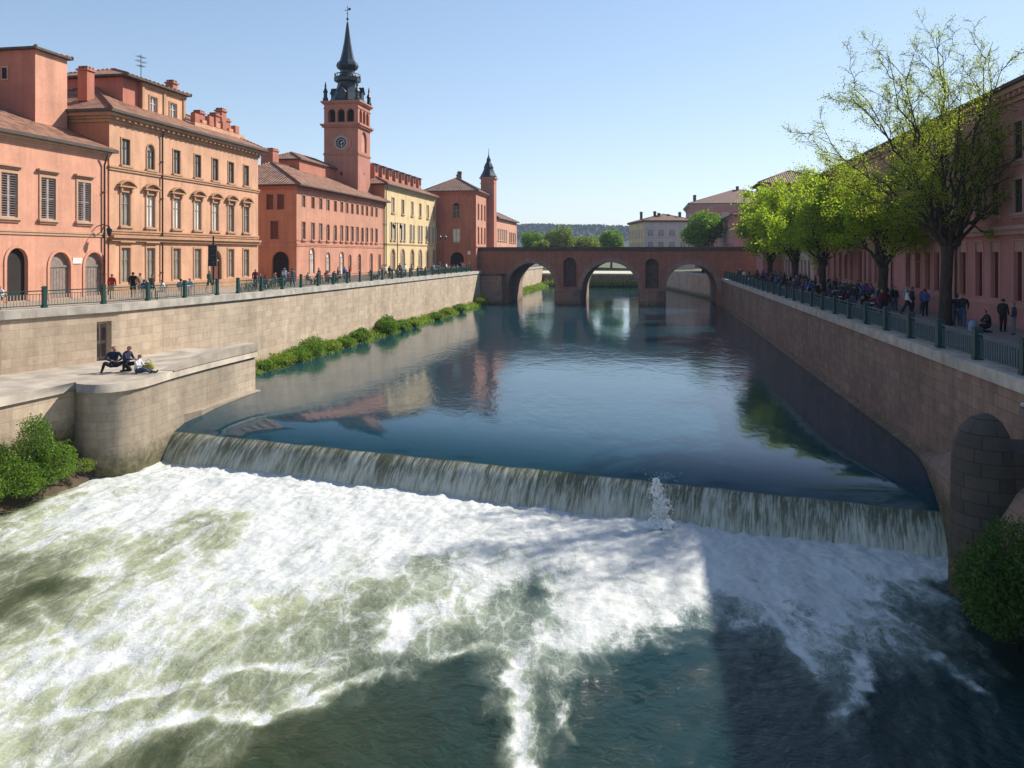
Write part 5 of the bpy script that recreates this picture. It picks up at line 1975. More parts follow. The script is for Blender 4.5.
tree('plane_tree', 'dense lime green tree last in the promenade row, nearest the bridge', tb(770), .38, 3.0, dome_targets(10.5, 12.6, 3.6, 5, 12), M['leaf_spring2'], 20000, .29, 24, None, (5, 5, 4), .4, None, 0, .7, .4)


# ---------------------------------------------------------------- shrubs and simpler far trees
def leafy(name, label, cat, base, blobs, n, size, mat, seed, group=None, stem=None, trunk=None):
    """blobs: (x, y, z, rx, rz); leaves thicken towards each blob's skin and thin out past it"""
    g = np.random.default_rng(seed)
    root = thing(name, label, cat, base, 0, group)
    B = np.array(blobs)
    w = B[:, 3] ** 2 * B[:, 4]
    k = g.choice(len(B), n, p=w / w.sum())
    d = g.normal(size=(n, 3))
    d /= np.linalg.norm(d, axis=1)[:, None]
    r = g.uniform(.25, 1, n) ** .5
    bump = 1 + .55 * fbm(d[:, 0] * 2.2 + k * 3.1 + seed, d[:, 1] * 2.2 + d[:, 2] * 1.7, 3)
    r = r * bump
    c = B[k, :3] + d * np.stack([B[k, 3] * r, B[k, 3] * r, B[k, 4] * r], 1)
    c = c[c[:, 2] > -.1]
    mb = MB()
    rg = random.Random(seed)
    if trunk:
        h, rr = trunk
        mb.tube([(0, 0, -.3), (.05, 0, h * .5), (0, .05, h)], [rr * 1.4, rr, rr * .8], 8, M['bark'])
        for b in blobs:
            p = V(b[:3])
            mb.tube([(0, 0, h * .85), (p.x * .4, p.y * .4, h + (p.z - h) * .6), tuple(p)], [rr * .6, rr * .35, rr * .1], 5, M['bark'])
    else:
        for b in blobs:
            for j in range(3):
                q = V(b[:3]) + V((rg.gauss(0, .4) * b[3], rg.gauss(0, .4) * b[3], b[4] * .6))
                mb.tube([(b[0] * .5 + rg.gauss(0, .1), b[1] * .5 + rg.gauss(0, .1), -.25), (q.x * .8, q.y * .8, q.z * .5), tuple(q)], [.03, .02, .008], 4, M['bark'])
    mb.build('trunk' if trunk else 'stems', root)
    leaf_mesh('crown' if trunk else 'foliage', c, size, mat, root, seed)
    return root


leafy('shrub', 'bushy bright green shrub on the muddy bank below the terrace wall', 'shrub', (-21.05, 35.3, -1.2),
      [(-.3, .5, 1.75, .8, 1.35), (-1.3, -.6, 1.1, 1.15, .95), (.55, .7, .95, .95, .9), (-.4, -.9, .75, 1.0, .75), (-2.4, -1.4, .9, 1.0, .9), (.3, -.1, .55, .9, .6), (-.2, .4, 2.4, .4, .6), (-1.6, -2.2, .5, .9, .6), (.3, -1.2, .4, .8, .5), (-.7, -2.4, .5, 1.0, .7), (-1.6, -3.4, .6, 1.0, .8)],
      26000, .085, M['leaf_bush'], 31)
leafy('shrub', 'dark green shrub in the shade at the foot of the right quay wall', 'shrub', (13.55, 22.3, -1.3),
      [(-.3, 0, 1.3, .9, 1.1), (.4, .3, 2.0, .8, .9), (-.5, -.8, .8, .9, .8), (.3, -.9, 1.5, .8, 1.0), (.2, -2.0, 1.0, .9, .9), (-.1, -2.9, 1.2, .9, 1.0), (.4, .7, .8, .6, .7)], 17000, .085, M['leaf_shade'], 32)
leafy('shrub', 'small tuft of dry weeds at the waterline beside the bastion', 'shrub', (-20.2, 37.9, -1.25), [(0, 0, .3, .45, .35), (-.5, -.6, .25, .5, .3), (-.8, -1.6, .3, .5, .3)], 1500, .06, M['leaf_grass'], 33)
sh = []
gsh = random.Random(8)
for i, (D, r, h) in enumerate(((56.5, .55, .5), (59.5, .6, .6), (62.5, .7, .6), (65.5, 1.0, 1.0), (68.3, 1.35, 1.45), (71.6, 1.45, 1.7), (75.2, 1.1, 1.15), (79, .95, .9), (83, 1.1, 1.15), (87, 1.3, 1.35), (91.5, 1.45, 1.7),
                               (96, 1.2, 1.1), (101, 1.15, 1.15), (106.5, 1.35, 1.5), (112, 1.2, 1.2), (119, 1.1, 1.0), (127, 1.2, 1.2), (136, 1.3, 1.6), (143, 1.4, 1.9))):
    if i % 4 == 1 and D > 76:
        continue
    h = h * (1 if D < 80 else .9) * gsh.uniform(.7, 1.25)
    x = lwx(D) + 1.05 + gsh.uniform(-.2, .25)
    leafy('shrub', 'low green shrub in the row along the foot of the sunlit quay wall', 'shrub', (x, D, .15),
          [(0, 0, h * .45, r, h * .5), (gsh.uniform(-.3, .3), r * .8, h * .35, r * .8, h * .4), (gsh.uniform(-.2, .3), -r * .8, h * .4, r * .8, h * .42), (.1, r * .2, h * .75, r * .5, h * .35)],
          int(1700 * r * r + 900), .12 if D < 80 else .17, M['leaf_bush' if i % 3 else 'leaf_grass'], 40 + i, 'shrubs along the foot of the quay wall')
# ground cover: grass on the strips of bank
gg = np.random.default_rng(77)
n = 26000
D = 54.5 + (148 - 54.5) * gg.uniform(size=n) ** 1.25
xx = np.interp(D, [d for _, d in LW], [x for x, _ in LW]) + .15 + 1.75 * gg.uniform(size=n) ** 1.3 + .3 * np.sin(D * 1.3)
zz = .42 - .38 * (xx - np.interp(D, [d for _, d in LW], [x for x, _ in LW])) + np.abs(gg.normal(size=n)) * .22
tag(leaf_mesh('grass', np.stack([xx, D, zz], 1), .2, M['leaf_grass'], None, 78), 'strip of rough grass along the waterline under the quay wall', 'grass', kind='stuff')
n = 6000
D = gg.uniform(168.5, 235, n)
xx = np.interp(D, [168, 236], [-2.6, 9]) + .2 + 2.4 * gg.uniform(size=n)
zz = .5 - .3 * (xx - np.interp(D, [168, 236], [-2.6, 9])) + np.abs(gg.normal(size=n)) * .3
D2 = gg.uniform(0, 1, n)
c2 = np.stack([9.5 + 26 * D2, 234.5 - 7 * D2 - 3 * gg.uniform(size=n), .2 + np.abs(gg.normal(size=n)) * .7], 1)
tag(leaf_mesh('grass', np.concatenate([np.stack([xx, D, zz], 1), c2]), .38, M['leaf_grass'], None, 79), 'grassy bank of the river seen through the arches of the bridge', 'grass', kind='stuff')


def crown_blobs(w, h, z0, seed, n=9):
    rg = random.Random(seed)
    out = [(0, 0, z0 + (h - z0) * .55, w * .33, (h - z0) * .42)]
    for i in range(n):
        a = 2.4 * i
        out.append((w * .3 * math.cos(a) * rg.uniform(.7, 1.1), w * .3 * math.sin(a), z0 + (h - z0) * rg.uniform(.28, .78), w * rg.uniform(.16, .25), (h - z0) * rg.uniform(.16, .26)))
    return out


FT = [('rounded bright green tree right of the pale grey building, above the bridge', (45.4, 190, ZR), 11.0, 15.2, 4.0, 7000, .55, 'leaf_green'),
      ('broad yellow green tree above the bridge, beside the small riverside house', (15.5, 276, ZR), 13.5, 14.2, 2.5, 6000, .6, 'leaf_far'),
      ('lower yellow green tree among those behind the middle of the bridge', (26, 285, ZR), 13, 11.2, 2.0, 5000, .6, 'leaf_far'),
      ('green tree close to the left wall of the pale grey building', (32.5, 262, ZR), 9, 13.4, 2.0, 4500, .55, 'leaf_green'),
      ('wide low tree behind the others above the bridge parapet', (21, 305, ZR), 16, 11.0, 1.5, 5000, .65, 'leaf_far'),
      ('small dark green tree just right of the small riverside house', (6.5, 258, ZL), 8, 11.0, 1.0, 3500, .55, 'leaf_green'),
      ('bushy tree at the right foot of the small riverside house', (8.6, 243, ZL), 6, 7.5, .5, 3000, .5, 'leaf_far'),
      ('distant pale green tree between the hills and the bridge', (36, 330, ZR), 15, 12.5, 1.0, 4500, .7, 'leaf_far')]
for i, (lab, b, w, h, z0, n, s, m) in enumerate(FT):
    leafy('broadleaf_tree', lab, 'tree', b, crown_blobs(w, h, z0, 60 + i), n, s, M[m], 60 + i, None, None, (max(z0, 1.5) + 1.5, .3))

# ---------------------------------------------------------------- hills
hx = np.linspace(-1500, 1700, 260)
hy = np.linspace(0, 1, 26)
HX, HY_ = np.meshgrid(hx, hy)
Dh = 1150 + HY_ * 700
ridge = 66 + 10 * fbm(HX * .004, HX * 0 + 3, 4) + 3 * fbm(HX * .03, HX * 0 + 9, 4) + np.clip((40 - HX) / 300, -1, 1) * 5
HZ = 4 + (ridge - 4) * np.sin(np.clip(HY_ * 1.3, 0, 1) * math.pi / 2) ** 1.1 + 2.2 * fbm(HX * .05, Dh * .05, 4) * np.clip(HY_ * 4, 0, 1)
idx = np.arange(HX.size).reshape(HX.shape)
q = np.stack([idx[:-1, :-1], idx[:-1, 1:], idx[1:, 1:], idx[1:, :-1]], -1).reshape(-1, 4)
tag(grid_mesh('hills', np.stack([HX, Dh, HZ], -1).reshape(-1, 3), q, M['hill']), kind='structure')
gh = np.random.default_rng(9)
n = 26000
x = gh.uniform(-900, 1100, n)
y = gh.uniform(0.25, .8, n)
i_ = np.clip(((x + 1500) / 3200 * 259).astype(int), 0, 259)
j_ = np.clip((y * 25).astype(int), 0, 25)
cz = HZ[j_, i_] + gh.uniform(0, 6, n)
tag(leaf_mesh('hill_forest', np.stack([x, 1150 + y * 700, cz], 1), 6.5, M['leaf_hill'], None, 10), 'blue green forest covering the far hills', 'forest', kind='stuff')

# ================================================================ people
def pose(kind, h=1.72):
    P = {}
    if kind in ('stand', 'walk'):
        P.update(pelvis=(0, 0, .95), waist=(0, 0, 1.1), chest=(0, -.01, 1.32), neck=(0, .01, 1.49), hb=(0, -.015, 1.57), hm=(0, -.02, 1.645), ht=(0, -.008, 1.72))
        for s, n in ((-1, 'R'), (1, 'L')):
            sw = (.0 if kind == 'stand' else s * .26)
            P.update({'sh' + n: (s * .185, .01, 1.42), 'el' + n: (s * .245, .03 + sw * .4, 1.14), 'wr' + n: (s * .225, -.1 + sw * .6, .92), 'ha' + n: (s * .215, -.13 + sw * .6, .85),
                      'hi' + n: (s * .09, 0, .9), 'kn' + n: (s * .1, -.03 - sw * .75, .49), 'an' + n: (s * .1, .03 - sw * 1.1 + (.1 if sw < 0 else 0), .085 + (.03 if sw < 0 else 0)),
                      'to' + n: (s * .12, -.13 - sw * 1.1 + (.06 if sw < 0 else 0), .04)})
    elif kind == 'sit':
        P.update(pelvis=(0, 0, .54), waist=(0, .02, .69), chest=(0, -.01, .91), neck=(0, -.01, 1.08), hb=(0, -.05, 1.155), hm=(0, -.065, 1.23), ht=(0, -.055, 1.305))
        for s, n in ((-1, 'R'), (1, 'L')):
            P.update({'sh' + n: (s * .185, 0, 1.01), 'el' + n: (s * .25, -.07, .75), 'wr' + n: (s * .14, -.29, .74), 'ha' + n: (s * .1, -.36, .76), 'hi' + n: (s * .095, -.06, .52),
                      'kn' + n: (s * .13, -.44, .5), 'an' + n: (s * .12, -.42 + s * .05, .085), 'to' + n: (s * .13, -.58 + s * .05, .04)})
    elif kind == 'crouch':       # leaning forward over a bent knee, the other leg stretched out behind
        P.update(pelvis=(0, .1, .5), waist=(0, .0, .68), chest=(0, -.12, .99), neck=(0, -.2, 1.15), hb=(0, -.25, 1.22), hm=(0, -.27, 1.295), ht=(0, -.25, 1.37))
        P.update(shR=(-.19, -.13, 1.08), shL=(.19, -.13, 1.08), elR=(-.24, -.3, .86), elL=(.25, -.28, .84), wrR=(-.13, -.42, .74), wrL=(.1, -.46, .72), haR=(-.08, -.5, .72), haL=(.03, -.53, .71),
                 hiR=(-.1, .08, .48), hiL=(.1, .1, .47), knR=(-.14, -.36, .5), knL=(.18, .22, .17), anR=(-.13, -.3, .085), anL=(.18, .58, .1), toR=(-.14, -.46, .04), toL=(.18, .68, .03))
    elif kind == 'squat':        # sitting low on the heels, knees wide apart
        P.update(pelvis=(0, .1, .27), waist=(0, .06, .43), chest=(0, -.03, .67), neck=(0, -.06, .84), hb=(0, -.1, .91), hm=(0, -.12, .985), ht=(0, -.105, 1.06))
        P.update(shR=(-.19, -.03, .77), shL=(.19, -.03, .77), elR=(-.3, -.16, .56), elL=(.3, -.16, .56), wrR=(-.12, -.34, .5), wrL=(.13, -.34, .49), haR=(-.06, -.4, .5), haL=(.05, -.41, .48),
                 hiR=(-.11, .04, .26), hiL=(.11, .04, .26), knR=(-.36, -.26, .43), knL=(.34, -.28, .43), anR=(-.44, -.12, .085), anL=(.34, -.14, .085), toR=(-.5, -.26, .04), toL=(.38, -.3, .04))
    elif kind == 'recline':      # on the ground, leaning a little forward over outstretched legs
        P.update(pelvis=(0, 0, .14), waist=(0, -.01, .3), chest=(0, -.06, .54), neck=(0, -.11, .71), hb=(0, -.16, .78), hm=(0, -.185, .855), ht=(0, -.17, .93))
        P.update(shR=(-.19, -.07, .64), shL=(.19, -.07, .64), elR=(-.25, -.2, .4), elL=(.26, -.18, .4), wrR=(-.1, -.4, .42), wrL=(.14, -.4, .4), haR=(-.04, -.46, .44), haL=(.07, -.47, .43),
                 hiR=(-.1, -.04, .13), hiL=(.1, -.04, .13), knR=(-.15, -.46, .3), knL=(.13, -.5, .16), anR=(-.13, -.88, .08), anL=(.15, -.95, .08), toR=(-.14, -.96, .2), toL=(.18, -1.03, .2))
    elif kind == 'kneel':        # sitting back on the heels
        P.update(pelvis=(0, .05, .36), waist=(0, .04, .52), chest=(0, -.03, .76), neck=(0, -.06, .93), hb=(0, -.11, 1.0), hm=(0, -.135, 1.075), ht=(0, -.12, 1.15))
        P.update(shR=(-.19, -.03, .86), shL=(.19, -.03, .86), elR=(-.26, -.16, .62), elL=(.25, -.12, .6), wrR=(-.1, -.36, .58), wrL=(.12, -.34, .56), haR=(-.05, -.43, .6), haL=(.05, -.42, .58),
                 hiR=(-.1, .0, .34), hiL=(.1, .0, .34), knR=(-.17, -.38, .13), knL=(.17, -.42, .42), anR=(-.12, .12, .08), anL=(.14, -.38, .085), toR=(-.12, .26, .05), toL=(.15, -.54, .04))
    k = h / 1.72
    return {a: V(b) * k for a, b in P.items()}


RAD = dict(pelvis=.165, waist=.15, chest=.175, neck=.055, hb=.078, hm=.1, ht=.072, sh=.072, el=.058, wr=.04, ha=.036, hi=.115, kn=.078, an=.052, to=.036)
CH = ['pelvis', 'waist', 'chest', 'neck', 'hb', 'hm', 'ht']
_PM = {}
CLOTH = {}


def cloth(c):
    k = tuple(c)
    if k not in CLOTH:
        CLOTH[k] = m_plain('clothing', c, .9, .2, 14, 0, .2, 60)
    return CLOTH[k]


SKIN = m_plain('skin', (.42, .23, .16), .6, .08, 9)
HAIR = {'black': m_plain('black_hair', (.012, .01, .009), .6, .2, 30), 'brown': m_plain('brown_hair', (.07, .035, .018), .6, .2, 30), 'red': m_plain('auburn_hair', (.17, .04, .015), .6, .2, 30),
        'fair': m_plain('fair_hair', (.32, .2, .09), .6, .2, 30), 'grey': m_plain('grey_hair', (.3, .29, .28), .7, .2, 30)}


def person_mesh(kind, fingers=False):
    if (kind, fingers) in _PM:
        return _PM[(kind, fingers)]
    P = pose(kind)
    names = list(P)
    idx = {n: i for i, n in enumerate(names)}
    co = [P[n] for n in names]
    rad = [RAD.get(n, RAD.get(n[:2], .05)) for n in names]
    E = [(idx[a], idx[b]) for a, b in zip(CH, CH[1:])]
    segs = [('pelvis', 'waist', 1), ('waist', 'chest', 1), ('chest', 'neck', 1), ('neck', 'hb', 0), ('hb', 'hm', 0), ('hm', 'ht', 0)]
    for s in 'RL':
        for a, b, m in (('chest', 'sh' + s, 1), ('sh' + s, 'el' + s, 1), ('el' + s, 'wr' + s, 1), ('wr' + s, 'ha' + s, 0), ('pelvis', 'hi' + s, 2), ('hi' + s, 'kn' + s, 2), ('kn' + s, 'an' + s, 2), ('an' + s, 'to' + s, 3)):
            E.append((idx[a], idx[b]))
            segs.append((a, b, m))
    S = [(P[a], P[b], m) for a, b, m in segs]
    hm = P['hm']
    fwd = V((0, -1, 0))

    def extra(frm, p, r, m=0):
        co.append(p)
        rad.append(r)
        E.append((frm, len(co) - 1))
        S.append((co[frm], p, m))
        return len(co) - 1
    extra(idx['hm'], hm + V((0, -.125, -.012)), .016)             # nose
    for s in (-1, 1):
        extra(idx['hm'], hm + V((s * .105, .012, -.005)), .018)   # ears
    if fingers:
        for s in 'RL':
            d = (P['ha' + s] - P['wr' + s]).normalized()
            side = d.cross(V((0, 0, 1))).normalized()
            for k in range(4):
                o = P['ha' + s] + side * (.013 * (k - 1.5) * 1.6)
                a = extra(idx['ha' + s], o + d * .045, .0105)
                extra(a, o + d * (.075 + .008 * (1.5 - abs(k - 1.4))) - V((0, 0, .018)), .0085)
            a = extra(idx['ha' + s], P['ha' + s] - d * .01 + side * (.045 if s == 'R' else -.045), .011)
            extra(a, P['ha' + s] + d * .03 + side * (.055 if s == 'R' else -.055), .009)
    me = bpy.data.meshes.new('person')
    me.from_pydata([tuple(c) for c in co], E, [])
    ob = bpy.data.objects.new('person_tmp', me)
    COL.objects.link(ob)
    md = ob.modifiers.new('skin', 'SKIN')
    md.branch_smoothing = .3
    sv = me.skin_vertices[0].data
    for i, r in enumerate(rad):
        k = 1.0
        sv[i].radius = (r * 1.1, r * .85) if i < len(names) and names[i] in ('chest', 'waist', 'pelvis') else (r, r)
        sv[i].use_root = (i == idx['pelvis'])
    sb = ob.modifiers.new('sub', 'SUBSURF')
    sb.levels = sb.render_levels = 1
    dg_ = bpy.context.evaluated_depsgraph_get()
    out = bpy.data.meshes.new_from_object(ob.evaluated_get(dg_))
    bpy.data.objects.remove(ob)
    out.name = 'person'
    zmin = min(v.co.z for v in out.vertices)
    out.materials.clear()
    for m in (SKIN, cloth((.02, .02, .03)), cloth((.02, .022, .03)), cloth((.03, .025, .02)), HAIR['black']):
        out.materials.append(m)
    for p in out.polygons:
        c = p.center
        best, bm_ = 1e9, 0
        for a, b, m in S:
            ab = b - a
            t = max(0, min(1, (c - a).dot(ab) / max(ab.length_squared, 1e-9)))
            dd = (c - a - ab * t).length
            if dd < best:
                best, bm_ = dd, m
        if bm_ == 0:
            r = c - hm
            if r.z > -.12 and r.length < .2 and (r.z > .02 or (r.y > .0 and r.z > -.09)):
                bm_ = 4
        p.material_index = bm_
        p.use_smooth = True
    for v in out.vertices:
        v.co.z -= zmin
    _PM[(kind, fingers)] = out
    return out


TOPS = {'navy': (.018, .025, .06), 'black': (.012, .012, .015), 'white': (.7, .68, .66), 'red': (.36, .03, .03), 'light blue': (.25, .35, .5), 'grey': (.16, .16, .17), 'dark green': (.03, .06, .035),
        'purple': (.1, .04, .13), 'tan': (.36, .25, .15), 'maroon': (.13, .02, .03), 'blue': (.05, .09, .26), 'pink': (.5, .2, .22)}
BOT = {'dark': (.02, .02, .026), 'blue jeans': (.05, .075, .15), 'black': (.01, .01, .012), 'beige': (.36, .29, .2), 'grey': (.15, .15, .16)}


def person(kind, loc, rz, top, bot, hair, label, group=None, scale=1.0, fingers=False):
    o = link('person', person_mesh(kind, fingers))
    o.location = loc
    o.rotation_euler = (0, 0, rz)
    o.scale = (scale,) * 3
    for i, m in ((1, cloth(TOPS[top])), (2, cloth(BOT[bot])), (4, HAIR[hair])):
        o.material_slots[i].link = 'OBJECT'
        o.material_slots[i].material = m
    return tag(o, label, 'person', group)


# on the terrace
person('squat', (-21.5, 43.2, ZT), R(32), 'navy', 'dark', 'brown', 'person in navy jacket squatting at the left of the three on the terrace', None, 1.34, True)
person('kneel', (-20.75, 43.1, ZT), R(75), 'navy', 'black', 'red', 'person in navy top with auburn hair, kneeling in the middle on the stone terrace', None, 1.25, True)
person('recline', (-20.05, 42.7, ZT), R(80), 'white', 'blue jeans', 'black', 'person in pale top sitting on the terrace floor with legs stretched towards the yellow bag', None, 1.12, True)
bg = thing('bag', 'small olive yellow bag lying on the stone terrace', 'bag', (-20.0, 44.0, ZT), R(20))
mb = MB()
n = 12
prof = [(.2, 0), (.25, .04), (.27, .15), (.25, .27), (.17, .36), (.07, .4), (.02, .405)]
rr = [[(r * math.cos(2 * math.pi * k / n) * 1.2, r * math.sin(2 * math.pi * k / n) * .75, z) for k in range(n)] for r, z in prof]
for i in range(len(prof) - 1):
    for k in range(n):
        mb.face([rr[i][k], rr[i][(k + 1) % n], rr[i + 1][(k + 1) % n], rr[i + 1][k]], M['yellow_bag'], None, True)
mb.build('body', bg)
mb = MB()
mb.tube([(-.15, 0, .36), (-.12, 0, .5), (0, 0, .55), (.12, 0, .5), (.15, 0, .36)], .02, 6, M['yellow_bag'])
mb.build('handle', bg)
mb = MB()
mb.box((-.12, -.22, .06), (.12, -.18, .2), M['yellow_bag'])
mb.build('pocket', bg)


# cafe furniture
def make_table(name, label, top):
    t = thing(name, label, 'table')
    mb = MB()
    mb.lathe([(.38, .72), (.4, .73), (.4, .75), (.38, .755)], (0, 0), 18, top)
    mb.build('table_top', t)
    mb = MB()
    mb.lathe([(.24, .0), (.24, .02), (.06, .05), (.035, .1), (.035, .68), (.1, .718)], (0, 0), 10, M['iron'])
    mb.build('pedestal', t)
    return t


def make_chair(name, label, mat):
    t = thing(name, label, 'chair')
    mb = MB()
    mb.box((-.21, -.21, .43), (.21, .21, .46), mat)
    mb.build('seat', t)
    mb = MB()
    for z in (.6, .72, .84):
        mb.box((-.19, .2, z), (.19, .225, z + .07), mat)
    mb.build('backrest', t)
    for x, y in ((-.19, -.19), (.19, -.19), (-.19, .2), (.19, .2)):
        mb = MB()
        mb.tube([(x * 1.08, y * 1.08, 0), (x, y, .43)] + ([(x, y + .02, .92)] if y > 0 else []), .014, 5, M['iron'])
        mb.build('leg', t)
    return t


tab0 = make_table('cafe_table', 'round white cafe table', M['white_paint'])
chr0 = make_chair('cafe_chair', 'wooden cafe chair', M['wood'])
first = {'t': True, 'c': True}


def place(kind, x, y, z, rz, label, group):
    src = tab0 if kind == 't' else chr0
    if first[kind]:
        first[kind] = False
        o = src
    else:
        o = copy_tree(src)
    o.location = (x, y, z)
    o.rotation_euler = (0, 0, rz)
    o['label'] = label
    o['group'] = group
    return o


rp = random.Random(21)
seen = {}


def plabel(base):
    seen[base] = seen.get(base, 0) + 1
    return base


TREES = [tb(p) for p in (945, 882, 823, 795, 770)]
WHERE_R = ('beside the tallest tree', 'by the second tree', 'by the third tree', 'by the fourth tree', 'by the last tree')


def where_r(D):
    for lim, w in ((50, 0), (66, 1), (87, 2), (106, 3), (999, 4)):
        if D < lim:
            return WHERE_R[w]


def seat_party(x, y, z, k, where, a0=0.0, tops=None, gname='', r=.72, tl='', cl=''):
    place('t', x, y, z, rp.uniform(0, 1), tl + where, 'cafe tables ' + gname)
    for j in range(k):
        a = a0 + j * 2 * math.pi / k + rp.uniform(-.25, .25)
        cx_, cy_ = x + r * math.cos(a), y + r * math.sin(a)
        rz = a - math.pi / 2
        place('c', cx_, cy_, z, rz, cl + where, 'cafe chairs ' + gname)
        t, b, h = rp.choice(tops), rp.choice(list(BOT)), rp.choice(('black', 'black', 'brown', 'brown', 'fair', 'red', 'grey'))
        person('sit', (cx_, cy_, z), rz, t, b, h, plabel('seated person in %s top, %s hair, %s' % (t, h, where)), 'people seated at the tables ' + gname, rp.uniform(.95, 1.05))


darks = ['navy', 'black', 'black', 'navy', 'grey', 'purple', 'blue', 'maroon', 'dark green', 'light blue', 'white']
for D, o, k in ((56, 3.0, 3), (61.5, 5.4, 3), (64.5, 2.9, 3), (69, 4.9, 3), (72.5, 2.4, 3), (76, 5.2, 3), (79.5, 3.1, 2), (84.5, 5.0, 3), (88.5, 2.6, 3), (93, 4.8, 3), (98, 2.6, 3), (103, 4.8, 3), (109, 2.8, 3), (114.5, 5, 3), (120.5, 2.8, 3), (128, 4.2, 3)):
    seat_party(rwx(D) + o, D, ZR, k, where_r(D), rp.uniform(0, 6), darks, 'on the shaded promenade', .72, 'round white cafe table ', 'wooden cafe chair ')
for D, o in ((55, 5.2), (58.2, 6.2), (59.5, 4.4), (63, 6.6), (67, 6.8), (71, 6.9), (74, 6.6), (77.5, 6.7), (82, 6.6), (86.5, 6.8), (91, 2.0), (96, 6.4), (101, 1.6), (107, 6.5), (112, 2), (118, 6.3), (124, 1.8), (132, 3.6), (135, 2.2)):
    t, b, h = rp.choice(darks), rp.choice(list(BOT)), rp.choice(('black', 'brown', 'fair', 'grey'))
    k = rp.choice(('stand', 'walk'))
    person(k, (rwx(D) + o, D, ZR), rp.uniform(0, 6.28), t, b, h, plabel('%s person in %s top, %s hair, %s' % ({'stand': 'standing', 'walk': 'walking'}[k], t, h, where_r(D))), 'people standing on the shaded promenade', rp.uniform(.97, 1.07))

spots = []
for i in range(400):
    D = 52 + 86 * rp.random() ** .9
    o = rp.uniform(1.3, 6.9)
    p_ = V((rwx(D) + o, D, 0))
    if len(spots) < 75 and all((p_ - q_).length > .75 for q_ in spots) and all((p_ - V((q_[0], q_[1], 0))).length > .9 for q_ in TREES):
        spots.append(p_)
for p_ in spots:
    t, b, h = rp.choice(('navy', 'black', 'navy', 'black', 'grey', 'purple', 'blue', 'maroon', 'dark green')), rp.choice(('dark', 'black', 'blue jeans', 'dark')), rp.choice(('black', 'brown', 'fair', 'black'))
    k = rp.choice(('stand', 'stand', 'walk'))
    person(k, (p_.x, p_.y, ZR), rp.uniform(0, 6.28), t, b, h, plabel('%s person in %s top, %s hair, %s' % ({'stand': 'standing', 'walk': 'walking'}[k], t, h, where_r(p_.y))), 'people standing on the shaded promenade', rp.uniform(1.03, 1.12))


def rpt(px, py):
    p = cam_ray(px, py, ZR)
    return (p.x, p.y, ZR)


person('walk', rpt(963, 326), R(-35), 'black', 'blue jeans', 'brown', 'person in black coat walking just right of the tallest tree trunk', None, 1.08)
person('stand', rpt(956.5, 325), R(150), 'navy', 'blue jeans', 'black', 'person in navy coat half hidden by the tallest tree trunk', None, 1.04)
person('stand', rpt(1003, 332), R(120), 'black', 'black', 'black', 'person in black standing by the palace wall, left one of the pair', None, 1.05)
person('stand', rpt(1014, 335), R(-110), 'navy', 'grey', 'brown', 'person in navy top standing by the palace wall, right one of the pair', None, 1.0)
pk = rpt(988, 333)
person('kneel', pk, R(-100), 'black', 'black', 'black', 'person in black kneeling on the pavement beside a pale blue backpack', None, 1.1)
bp = thing('backpack', 'pale blue backpack on the pavement by the kneeling person', 'backpack', (pk[0] - .75, pk[1] + .1, ZR), .3)
mb = MB()
n = 12
prof = [(.2, 0), (.26, .05), (.27, .3), (.24, .5), (.15, .62), (.02, .65)]
rr = [[(r * math.cos(2 * math.pi * k / n), r * math.sin(2 * math.pi * k / n) * .65, z) for k in range(n)] for r, z in prof]
for i in range(len(prof) - 1):
    for k in range(n):
        mb.face([rr[i][k], rr[i][(k + 1) % n], rr[i + 1][(k + 1) % n], rr[i + 1][k]], cloth((.25, .35, .5)), None, True)
mb.build('body', bp)
for s in (-1, 1):
    mb = MB()
    mb.tube([(s * .1, .14, .1), (s * .12, .24, .3), (s * .1, .13, .55)], .018, 5, M['iron'])
    mb.build('strap', bp)

# left bank
mix = ['red', 'white', 'navy', 'black', 'pink', 'light blue', 'tan', 'grey', 'maroon', 'blue']


def where_l(D):
    for lim, w in ((52, 'in front of the salmon house'), (66, 'by the palazzo corner'), (81, 'by the palazzo door'), (90.5, 'in the gap before the rose house'), (105, 'in front of the rose house'),
                   (119, 'below the clock tower'), (147, 'in front of the cream house')):
        if D < lim:
            return w
    return 'by the bridgehead house'


for D, o, k in ((43.4, 2.2, 3), (54.5, 2.2, 3), (57.5, 2.0, 2), (70.5, 2.6, 3), (75.5, 3.6, 3), (79.5, 2.2, 3), (85, 2.4, 3), (88.5, 4.5, 2), (97, 2.2, 2), (107, 2.4, 2), (118, 2.4, 3), (126, 2.4, 3), (132, 2.2, 3), (138, 2.4, 3)):
    seat_party(lwx(D) - o, D, ZL, k, where_l(D), rp.uniform(0, 6), mix, 'on the left quay', .72, 'round white cafe table ', 'wooden cafe chair ')
for D, o in ((41.9, 1.3), (53.2, 1.3), (55.3, 3.6), (73, 1.5), (78, 4.5), (83.5, 1.4), (86.5, 1.3), (88, 2.4), (100.5, 1.5), (101.3, 2.2), (110, 1.5), (115, 3), (121.5, 1.6), (129, 1.5), (135.5, 3.2), (140.5, 1.5), (143, 2.4), (144.5, 1.3)):
    t, b, h = rp.choice(mix), rp.choice(list(BOT)), rp.choice(('black', 'brown', 'fair', 'red'))
    k = rp.choice(('stand', 'walk'))
    person(k, (lwx(D) - o, D, ZL), rp.uniform(0, 6.28), t, b, h, plabel('%s person in %s top, %s hair, %s' % ({'stand': 'standing', 'walk': 'walking'}[k], t, h, where_l(D))), 'people on the left quay', rp.uniform(.95, 1.05))


